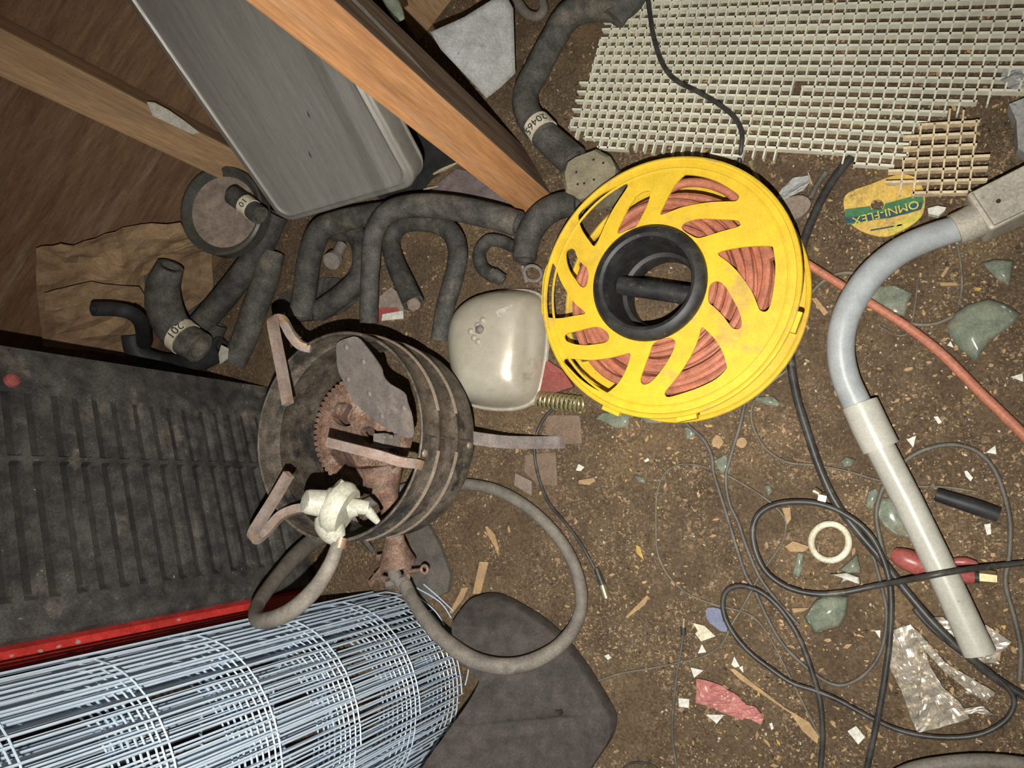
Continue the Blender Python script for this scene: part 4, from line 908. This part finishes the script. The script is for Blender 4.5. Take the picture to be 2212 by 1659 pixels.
# ================================================================ YELLOW DISC
def disc():
    out = [(1822, 440), (1833, 416), (1880, 398), (1935, 378), (1975, 382), (1995, 410), (1998, 440), (1990, 468), (1960, 492), (1915, 511), (1870, 503), (1835, 480)]
    hole = [(1895+14*math.cos(a), 443+12*math.sin(a)) for a in [k*math.pi/8 for k in range(16)]]
    root = slab('cutting_disc', out, .006, .003, m_disc, None, smooth_n=3, holes=[hole]); tag(root, 'round yellow cutting disc with green label band under the louvre fragment', 'cutting disc')
    def poly(name, pl, m, h=.0064): return slab(name, pl, h, .0004, m, root)
    poly('green_band', [(1825, 452), (1880, 445), (1882, 452), (1908, 452), (1912, 440), (1992, 418), (1996, 436), (1990, 452), (1960, 462), (1830, 486), (1826, 470)], m_green)
    poly('navy_band', [(1823, 470), (1870, 466), (1890, 460), (1915, 456), (1975, 440), (1992, 436), (1990, 452), (1925, 470), (1830, 482)], m_navy, .0067)
    poly('lime_patch', [(1915, 505), (1940, 480), (1988, 456), (1990, 468), (1960, 491), (1918, 509)], m_lime)
    poly('text_line', [(1880, 496), (1948, 484), (1949, 487), (1881, 499)], m_navy)
    r = P(1850, 473)-P(1970, 441)
    flat_text('OMNI-FLEX', .0135, P(1912, 459, .0072), r, Vector((0, 0, 1)), m_lime, root)
disc()

# ================================================================ GLASS SHARDS etc.
def z(o, s, pl): return [(o[0]+a/s, o[1]+b/s) for a, b in pl]
Z5 = ((1680, 480), 3.95); Z6_ = ((1760, 880), 3.95); Z7 = ((1700, 1240), 3.96); Z3 = ((940, 860), 3.457); Z4 = ((1380, 860), 3.457); Z8 = ((1280, 1240), 3.96)
GS = 'broken green glass on the floor'
def shard(zz, pl, label, h=.005, m=m_glass, th=.0025):
    poly = z(zz[0], zz[1], pl); cx = sum(p[0] for p in poly)/len(poly); cy = sum(p[1] for p in poly)/len(poly)
    # curved piece: middle higher than edge
    L = [P(*q, h*.45) for q in poly]; cen = P(cx, cy, h); n = len(L); V = []; Fs = []; K = 4
    for r in range(K, 0, -1):
        for p in L:
            q = cen.lerp(p, r/K); q.z = h-(h*.55)*(r/K)**2; V.append(q)
    V.append(cen)
    for r in range(K-1):
        for i in range(n): Fs.append((r*n+i, r*n+(i+1) % n, (r+1)*n+(i+1) % n, (r+1)*n+i))
    b = (K-1)*n
    for i in range(n): Fs.append((b+i, b+(i+1) % n, K*n))
    o = mk('glass_shard', V, Fs, m, None, smooth=True); o.modifiers.new('thick', 'SOLIDIFY').thickness = -th*.6
    return tag(o, label, 'glass shard', GS)
shard(Z5, [(1450,880),(1520,780),(1620,710),(1800,660),(1950,710),(2070,790),(1990,880),(1860,970),(1750,1080),(1690,1185),(1560,1080),(1470,970)], 'largest dusty green glass shard near the orange hose tail', .012)
shard(Z5, [(1740,350),(1850,325),(2005,335),(1985,430),(1975,550),(1890,500)], 'small green triangular shard near the junction box', .009)
shard(Z5, [(850,545),(1000,540),(1150,610),(1100,690),(1080,800),(980,790),(890,720),(760,650)], 'dull glass shard under the grey bend', .005)
shard(Z6_, [(570,780),(700,760),(800,960),(830,1130),(690,1090),(590,1010),(520,900)], 'wide green shard half under the white pipe', .006)
shard(Z6_, [(440,850),(460,720),(520,690),(545,740),(510,800),(490,870)], 'small pale shard left of the white pipe by the looped cable', .005)
shard(Z7, [(150,370),(250,230),(330,190),(520,195),(500,350),(440,450),(330,480),(240,505)], 'curved green bottle shard with bright glint at bottom right', .018)
shard(Z3, [(1190,150),(1250,110),(1380,105),(1460,125),(1440,210),(1350,230),(1290,190)], 'green shard sticking out under the reel bottom tabs', .008)
shard(Z3, [(1500,125),(1700,150),(1700,185),(1580,182)], 'thin grey shard right of the reel tabs', .006)
shard(Z4, [(870,0),(1000,-10),(1055,40),(1040,60),(950,45),(860,15)], 'long pale shard lower right of the reel', .007)
shard(Z4, [(560,470),(650,420),(680,500),(680,570),(610,550)], 'square shard under the grey lead', .004)
shard(Z4, [(345,220),(400,215),(420,270),(360,312)], 'faint shard left of the reel cable', .004)
shard(Z4, [(1515,470),(1550,445),(1615,460),(1580,500),(1530,515)], 'small bright shard right of the thickest cable', .007)
shard(Z4, [(1190,1150),(1225,1160),(1215,1280),(1195,1345),(1155,1310)], 'narrow upright shard inside the cable loop', .005)
shard(Z4, [(1500,1280),(1630,1170),(1640,1240),(1655,1308),(1560,1300)], 'silvery shard right below the ivory ring', .010)
shard(Z4, [(940,655),(975,655),(995,690),(965,730)], 'tiny pale shard above the cable loop', .005)
shard(Z3, [(1485,575),(1560,600),(1570,635),(1520,620)], 'tiny greenish shard left of the hair-thin wire', .004)
w_ = shard(Z4, [(1430,1310),(1550,1310),(1640,1340),(1655,1385),(1560,1350),(1500,1385),(1530,1345)], 'jagged white plastic splinter below the ivory ring', .010, m_white); w_.name = 'plastic_splinter'; w_['category'] = 'plastic splinter'; w_['group'] = 'plastic bits'
t_ = [[*P(1793+40.5*math.cos(a), 1171+39.5*math.sin(a), .004), .0037] for a in [k*2*math.pi/40 for k in range(40)]]
o = tube('ivory_ring', t_, m_ivory, None, seg=12, closed=True, straight=True); tag(o, 'ivory plastic ring lying left of the thickest cable', 'ring')
# confetti
WB_ = [('triangle', Z8, [(900,680),(935,600),(972,668)]), ('triangle', Z8, [(840,800),(948,825),(868,888)]), ('triangle', Z8, [(1188,775),(1212,705),(1258,790),(1215,800)]), ('triangle', Z8, [(1250,800),(1285,785),(1290,845)]),
       ('square', Z8, [(735,1062),(828,1070),(822,1145),(738,1135)]), ('triangle', Z8, [(970,1202),(1125,1205),(1062,1280)]), ('chip', Z8, [(1510,1280),(1535,1272),(1550,1320),(1530,1335)]), ('square', Z7, [(518,1345),(590,1300),(668,1395),(610,1458)]),
       ('chip', Z3, [(1050,540),(1070,492),(1115,515),(1085,545)]), ('chip', Z3, [(1560,465),(1590,445),(1600,465),(1570,480)]), ('triangle', Z7, [(750,485),(800,480),(795,550)]), ('chip', Z8, [(100,700),(135,685),(160,715),(130,735)]),
       ('chip', Z5, [(1445,1050),(1475,1015),(1502,1070)]), ('triangle', Z5, [(1985,1320),(2090,1290),(2095,1360)]), ('chip', Z5, [(0,1065),(60,1040),(80,1085),(0,1125)]), ('chip', Z6_, [(1015,80),(1050,75),(1085,125),(1055,142)]), ('chip', Z6_, [(1275,545),(1300,540),(1350,600),(1330,630),(1290,590)]), ('triangle', Z6_, [(785,275),(865,240),(840,340)]), ('chip', Z6_, [(1445,1000),(1500,990),(1505,1080),(1470,1090)]), ('triangle', Z6_, [(1460,385),(1540,325),(1550,400)])]
where = ['beside the grey jack wire, topmost of the three', 'just above the pink tube', 'right of the pink tube top', 'second small one by the splinter tip', 'left of the pink tube', 'directly below the pink tube', 'right of the pink tube end', 'bottom right of centre by the cables', 'right of the gas hose loop', 'below the reel right side', 'left of the crumpled foil', 'near the black pad upper edge', 'touching the largest green shard', 'near the orange tail at right', 'against the thickest cable beside the reel', 'right of the white collar', 'inside the dusty cable circle', 'right of the pipe top', 'lower inside the dusty cable circle', 'upper right inside the dusty cable circle']
for (kd, zz, pl), wh in zip(WB_, where):
    o = slab('plastic_bit', z(zz[0], zz[1], pl), .0035, .0014, m_white); tag(o, ('white %s of plastic ' % kd)+wh, 'plastic bit', 'white plastic bits on the earth')
wcap = slab('white_scrap', z((1400, 0), 2.724, [(1645, 1225), (1700, 1210), (1755, 1220), (1745, 1240), (1710, 1270), (1650, 1258)]), .012, .008, m_white); tag(wcap, 'white crumpled scrap left of the junction box socket', 'scrap')
# wood chips seen individually
CH = [(Z8, [(280,360),(460,185),(483,200),(445,260),(330,350),(295,378)], 'large tan wood chip'), (Z8, [(1170,808),(1215,812),(1450,990),(1650,1150),(1850,1270),(1935,1390),(1925,1450),(1800,1350),(1700,1200),(1400,1000),(1250,900)], 'longest wood splinter'),
      (Z3, [(370,960),(390,955),(445,1020),(475,1120),(468,1175),(440,1110),(400,1030)], 'leaf-shaped chip'), (Z3, [(335,1220),(398,1220),(340,1460),(280,1465)], 'flat tan stick'), (Z3, [(110,1600),(200,1420),(245,1410),(210,1500),(130,1610)], 'slim tan stick'), (Z3, [(1070,612),(1190,597),(1200,620),(1150,650),(1075,640)], 'broad tan chip'),
      (Z5, [(180,545),(270,580),(250,630),(180,600)], 'pale cardboard chip'), (Z5, [(290,650),(330,640),(430,770),(400,795)], 'tan sliver'), (Z5, [(1380,510),(1520,515),(1550,540),(1395,545)], 'orange chip'), (Z5, [(1390,460),(1440,380),(1470,385),(1410,470)], 'tan stick'), (Z7, [(40,295),(185,290),(140,320),(50,330)], 'orange chip'), (Z4, [(1070,820),(1130,815),(1140,900),(1110,945)], 'tan bark chip'), (Z4, [(1095,1110),(1150,1070),(1280,1110),(1230,1150),(1130,1145)], 'tan bark flake'), (Z3, [(1785,410),(1815,390),(1828,405),(1795,425)], 'small chip'), (Z3, [(1490,170),(1510,170),(1535,215),(1520,222)], 'small orange chip'), (Z3, [(600,350),(625,345),(618,405),(600,410)], 'small chip')]
cw = ['right of the brass connector tip', 'slanting from pink tube to the hooped cable', 'inside the gas hose loop', 'leading to the top of the black pad', 'touching the left corner of the black pad', 'between reel and gas hose', 'right of the reel by the thickest cable', 'just left of the grey bend', 'above the largest green shard', 'standing up near the largest green shard', 'left of the curved bottle shard', 'inside the cable loop top', 'left of the ivory ring', 'below the reel, left of the reel cable', 'under the reel tabs', 'beside the flat burner leg']
for (zz, pl, a), b in zip(CH, cw):
    o = slab('wood_chip', z(zz[0], zz[1], pl), .0045, .0025, m_chip, jag=1.0); tag(o, a+' '+b, 'wood chip', 'wood chips on the earth')
o = slab('dry_leaf', z(*Z3, [(1500,1095),(1530,1110),(1560,1215),(1540,1190),(1505,1160)]), .004, .001, m_leaf); tag(o, 'small yellow dry leaf in the middle of the bare earth', 'leaf')
# flowers of bark : brown crumb clusters
for q, wh in (((1548, 955), 'right of the reel cable'), ((1602, 957), 'left of the thickest cable')):
    o = slab('bark_flake', [(q[0]+random.uniform(9, 16)*math.cos(a), q[1]+random.uniform(9, 16)*math.sin(a)) for a in [k*2*math.pi/11 for k in range(11)]], .004, .003, m_chip); tag(o, 'round ragged bark flake '+wh, 'bark flake')
# rusty cardboard pieces by the burner
o = slab('cardboard_piece', z(*Z3, [(830,130),(1085,125),(1095,340),(960,345),(820,270)]), .0035, .002, m_tile, jag=1); tag(o, 'brown cardboard square under the spring', 'cardboard')
o = slab('cardboard_piece', z(*Z3, [(670,420),(900,400),(910,650),(760,640),(660,540)]), .003, .002, m_tile, jag=1.5); tag(o, 'faded brown cardboard piece above the gas hose', 'cardboard')
o = slab('gravel_plate', z(*Z3, [(600,560),(720,620),(720,730),(590,650)]), .004, .003, m_dustp); tag(o, 'grey-brown flat scrap touching the gas hose', 'scrap')
o = slab('dark_slab', [(888, 1130), (925, 1135), (950, 1180), (972, 1240), (968, 1278), (930, 1297), (900, 1285), (880, 1200)], .010, .008, mat('dark_slab', (0.10, 0.09, 0.075), (0.14, 0.12, 0.1), 20, rough=.9), jag=2); tag(o, 'dark worn slab beneath the burner valve', 'slab')

# ================================================================ BLACK PAD
def pad():
    out = [(1048, 1284), (1075, 1289), (1120, 1312), (1170, 1345), (1215, 1388), (1262, 1450), (1310, 1530), (1322, 1562), (1314, 1600), (1285, 1645), (1230, 1720), (1150, 1800), (900, 1800), (850, 1790), (905, 1670), (960, 1590), (1010, 1520), (1034, 1475), (1030, 1462), (1000, 1430), (983, 1390), (975, 1355), (983, 1335), (1010, 1300), (1030, 1288)]
    hf = lambda a, b: max(.028, .03+.165*(((a-1050)*-.72+(b-1290)*.69)/348.0))
    q = catmull([list(map(float, p)) for p in out], 4, True)
    hole = [(1210+9*math.cos(a), 1536+8*math.sin(a)) for a in [k*math.pi/8 for k in range(16)]]
    T = [P(a, b, hf(a, b)) for a, b in q]; cen = sum(T, Vector())/len(T); Hh = [P(a, b, hf(a, b)) for a, b in hole]
    # bevelled edge : top loop inset, side loop, bottom loop
    T2 = [p.lerp(cen, .03)+Vector((0, 0, .003)) for p in T]; H2 = [h_+Vector((0, 0, .003)) for h_ in Hh]
    n = len(T); k = len(Hh); tri = tessellate_polygon([[Vector((v.x, v.y, 0)) for v in T2], [Vector((v.x, v.y, 0)) for v in H2]])
    V = T2+H2+T+[v-Vector((0, 0, .020)) for v in T]+[v-Vector((0, 0, .016)) for v in Hh]; Fs = [tuple(t) for t in tri]
    o1 = n+k; o2 = o1+n; o3 = o2+n
    for i in range(n): j = (i+1) % n; Fs += [(i, j, o1+j, o1+i), (o1+i, o1+j, o2+j, o2+i)]
    for i in range(k): j = (i+1) % k; Fs.append((n+i, n+j, o3+j, o3+i))
    mp = {**{i: o2+i for i in range(n)}, **{n+i: o3+i for i in range(k)}}
    for t in tri: Fs.append(tuple(mp[i] for i in reversed(t)))
    o = mk('rubber_pad', V, Fs, m_pad, None, smooth=True); tag(o, 'large dark rounded rubber pad with a bolt hole at bottom centre', 'pad')
    tube('embossed_line', [[*(P(a, b, hf(a, b))+Vector((0, 0, .0028))), .0012] for a, b in [(1055, 1450), (1120, 1445), (1190, 1470), (1232, 1520), (1236, 1570), (1205, 1640), (1180, 1680)]], m_pad, o, seg=6)
pad()

# ================================================================ FOIL, PINK TUBE, TOOLS, SMALL HARDWARE
def crumple(name, poly, h, amp, m, label, cat, sc_=60, parent=None):
    pts = [P(*q, h*.6) for q in poly]; cen = sum(pts, Vector())/len(pts); V = []; Fs = []; dense = []
    for i in range(len(pts)):
        for s in range(6): dense.append(pts[i].lerp(pts[(i+1) % len(pts)], s/6))
    k = len(dense); K = 12
    for r in range(K+1):
        for p in dense:
            q = cen.lerp(p, r/K); f = Vector((q.x*sc_*.4+q.y*sc_*.9, q.y*sc_*2-q.x*sc_, 0)); V.append(Vector((q.x, q.y, max(.0015, h*.6+amp*noise.noise(f)+amp*.5*noise.noise(f*2.3)))))
    for r in range(K):
        for j in range(k): Fs.append((r*k+j, r*k+(j+1) % k, (r+1)*k+(j+1) % k, (r+1)*k+j))
    o = mk(name, V, Fs, m, parent); o.modifiers.new('thick', 'SOLIDIFY').thickness = .0006
    if label: tag(o, label, cat)
    return o
crumple('crumpled_foil', z(*Z7, [(905,480),(1060,430),(1130,520),(1180,640),(1230,800),(1330,960),(1480,1100),(1560,1230),(1380,1290),(1120,1360),(1060,1230),(980,1000),(880,800),(880,640)]), .012, .007, m_foil, 'wide strip of crumpled silver foil at bottom right', 'foil')
crumple('crumpled_foil', z(*Z7, [(1060,440),(1130,500),(1250,660),(1400,800),(1780,1010),(1700,1090),(1560,1010),(1330,820),(1200,680),(1100,540)]), .014, .004, m_foil, 'narrow folded foil strip under the thick cables', 'foil')
crumple('crumpled_foil', z(*Z7, [(1120,380),(1330,365),(1400,430),(1500,620),(1560,720),(1740,760),(1860,640),(1920,580),(1700,430),(1780,700),(1820,770),(1700,760),(1540,740),(1400,640),(1250,500)]), .008, .004, m_foil, 'foil sheet beneath the end of the white pipe', 'foil')
crumple('crumpled_foil', z(*Z7, [(1440,1150),(1600,1140),(1680,1135),(1770,1210),(1640,1190),(1520,1200)]), .010, .003, m_foil, 'small loose foil shred below the wide strip', 'foil')
crumple('plastic_film', [(2168, 150), (2230, 140), (2230, 200), (2190, 195), (2160, 175)], .02, .006, m_sheet, 'grey plastic film scrap at the right frame edge on the louvre panel', 'film')
o = slab('flat_stone', [(2180, 225), (2230, 205), (2230, 340), (2200, 320), (2196, 260)], .02, .018, m_sheet, jag=1); tag(o, 'grey flat stone at the right edge below the panel', 'stone')
t = thing('pink_tube', 'squashed pink plastic tube with neck near the bottom', 'plastic tube', P(1580, 1525, 0))
q = z(*Z8, [(890,895),(960,905),(1120,965),(1240,1040),(1310,1120),(1320,1180),(1290,1245),(1240,1240),(1060,1165),(990,1130),(880,1105)])
crumple('body', q, .016, .004, m_pink, None, None, 90, t)
crumple('neck', z(*Z8, [(1310,1120),(1380,1130),(1430,1180),(1465,1230),(1440,1290),(1340,1240),(1295,1230)]), .014, .002, m_pink, None, None, 90, t)
o = slab('blue_plastic_piece', z(*Z8, [(970,310),(1000,285),(1080,295),(1110,330),(1115,400),(1145,430),(1150,490),(1100,490),(1030,440),(980,390)]), .006, .003, m_blue, smooth_n=2); tag(o, 'blue-grey plastic piece under the fold of the hooped cable', 'plastic piece')
o = slab('paper_scrap', z(*Z8, [(860,420),(960,440),(1050,530),(960,560),(930,580),(880,510),(900,490)]), .004, .001, m_paperw, jag=1); tag(o, 'torn beige paper scrap beside the jack plug', 'paper scrap')
t = thing('red_tool', 'red-handled tool with brass end lying under the white pipe', 'tool', P(2000, 1220, 0))
tube('handle', path([(1930, 1195, .010, 30), (1950, 1205, .012, 46), (1975, 1215, .012, 52), (2000, 1225, .012, 48), (2060, 1240, .012, 40), (2104, 1246, .012, 30)]), m_redp, t, seg=16)
tube('tip', path([(2060, 1214, .009, 18), (2085, 1214, .009, 22), (2106, 1218, .009, 16), (2112, 1219, .009, 10)]), m_redp, t, seg=12)
tube('grip_ring', path([(2100, 1246, .012, 28), (2116, 1248, .012, 26)]), m_cable, t, seg=12, straight=True)
tube('brass_end', path([(2114, 1245, .012, 34), (2152, 1249, .012, 32)]), m_brass, t, seg=6, straight=True)
o = tube('rubber_stub', path([(2022, 1068, .012, 30), (2060, 1080, .012, 33), (2110, 1096, .012, 36), (2156, 1112, .011, 34)]), m_rub3, None, seg=16, hollow=(True, False)); tag(o, 'short black rubber tube piece inside the dusty cable circle', 'tube')
t = thing('brass_fitting', 'small brass hose fitting beside the thickest cable', 'fitting', P(1772, 1072, 0))
tube('barb', path([(1757, 1060, .007, 22), (1772, 1068, .007, 17)]), m_brass, t, seg=12, straight=True)
tube('nut', path([(1768, 1074, .008, 26), (1785, 1078, .008, 27)]), m_brass, t, seg=6, straight=True)
t = thing('bolt', 'long brass-coloured bolt just right above the reel', 'bolt', P(1632, 385, 0))
tube('shank', path([(1622, 356, .006, 9), (1648, 415, .006, 9)]), m_zinc, t, seg=8, straight=True)
tube('head', path([(1621, 350, .006, 17), (1623, 357, .006, 17)]), m_zinc, t, seg=6, straight=True)
# papery pod and torn film near the reel
o = crumple('husk', [(1672, 438), (1690, 405), (1715, 385), (1748, 378), (1752, 392), (1735, 412), (1705, 425), (1690, 440)], .014, .004, m_sheet, 'pale papery husk upper right of the reel', 'husk')
o = slab('dusty_cap', [(1680, 450), (1700, 428), (1735, 422), (1752, 440), (1735, 465), (1712, 475), (1690, 468)], .012, .010, m_dustp, smooth_n=3); tag(o, 'dusty oval cap below the papery husk', 'cap')
stick((1722, 450), (1706, 520), 5, 'thin pale stick standing off the dusty cap', MATS['pale_wood'], .006)
stick((1745, 370), (1755, 400), 4, 'thin yellowish stick above the papery husk', MATS['pale_wood'], .01)
stick((1510, 335), (1530, 322), 9, 'short tan stick between louvre panel and reel', m_chip, .006)

# ================================================================ CRUMBS nobody could count
def litter(name, n, m, smin, smax, seed, label, thick=.0008, elong=2.2, dens=None):
    rg_ = random.Random(seed); V = []; Fs = []; k = 0
    while k < n:
        px = rg_.uniform(350, 2260); py = rg_.uniform(-30, 1700); 
        if rg_.random() > (0.5+0.5*min(1, max(0, (px-700)/700))): continue
        p = P(px, py); 
        if p.dot(WN) < WA.dot(WN)+.02: continue
        if noise.noise(p*6) < rg_.uniform(-.6, .5): continue
        s = smin+(smax-smin)*rg_.random()**3.0; a = rg_.uniform(0, 6.28); nn = rg_.choice((3, 4, 4, 5)); b = len(V); el = rg_.uniform(.8, elong)
        tz = rg_.uniform(-.35, .35)
        for i in range(nn):
            t = 2*math.pi*i/nn+rg_.uniform(-.3, .3); x_, y_ = s*el*math.cos(t), s*math.sin(t)*rg_.uniform(.6, 1)
            V.append(Vector((p.x+x_*math.cos(a)-y_*math.sin(a), p.y+x_*math.sin(a)+y_*math.cos(a), .0012+thick+max(0, x_*tz))))
        for i in range(nn): V.append(V[b+i]-Vector((0, 0, thick+.0012)))
        Fs.append(tuple(range(b, b+nn))); Fs += [(b+i, b+(i+1) % nn, b+nn+(i+1) % nn, b+nn+i) for i in range(nn)]
        k += 1
    o = mk(name, V, Fs, m, None, keep=True); tag(o, label, 'litter', None, 'stuff')
litter('sawdust_litter', 4600, m_chip, .0004, .0028, 1, 'tan wood shavings strewn over the earth floor')
litter('plaster_crumb_litter', 2200, m_chip2, .0004, .0019, 2, 'pale crumbs strewn over the earth floor', elong=1.4)
litter('dark_crumb_litter', 700, mat('dark_earth', (0.08, 0.052, 0.032), rough=.9), .0006, .0022, 3, 'dark earth clods strewn over the floor', thick=.002, elong=1.5)
litter('leaf_crumb_litter', 130, m_leaf, .0008, .0028, 4, 'yellow leaf crumbs strewn over the floor')
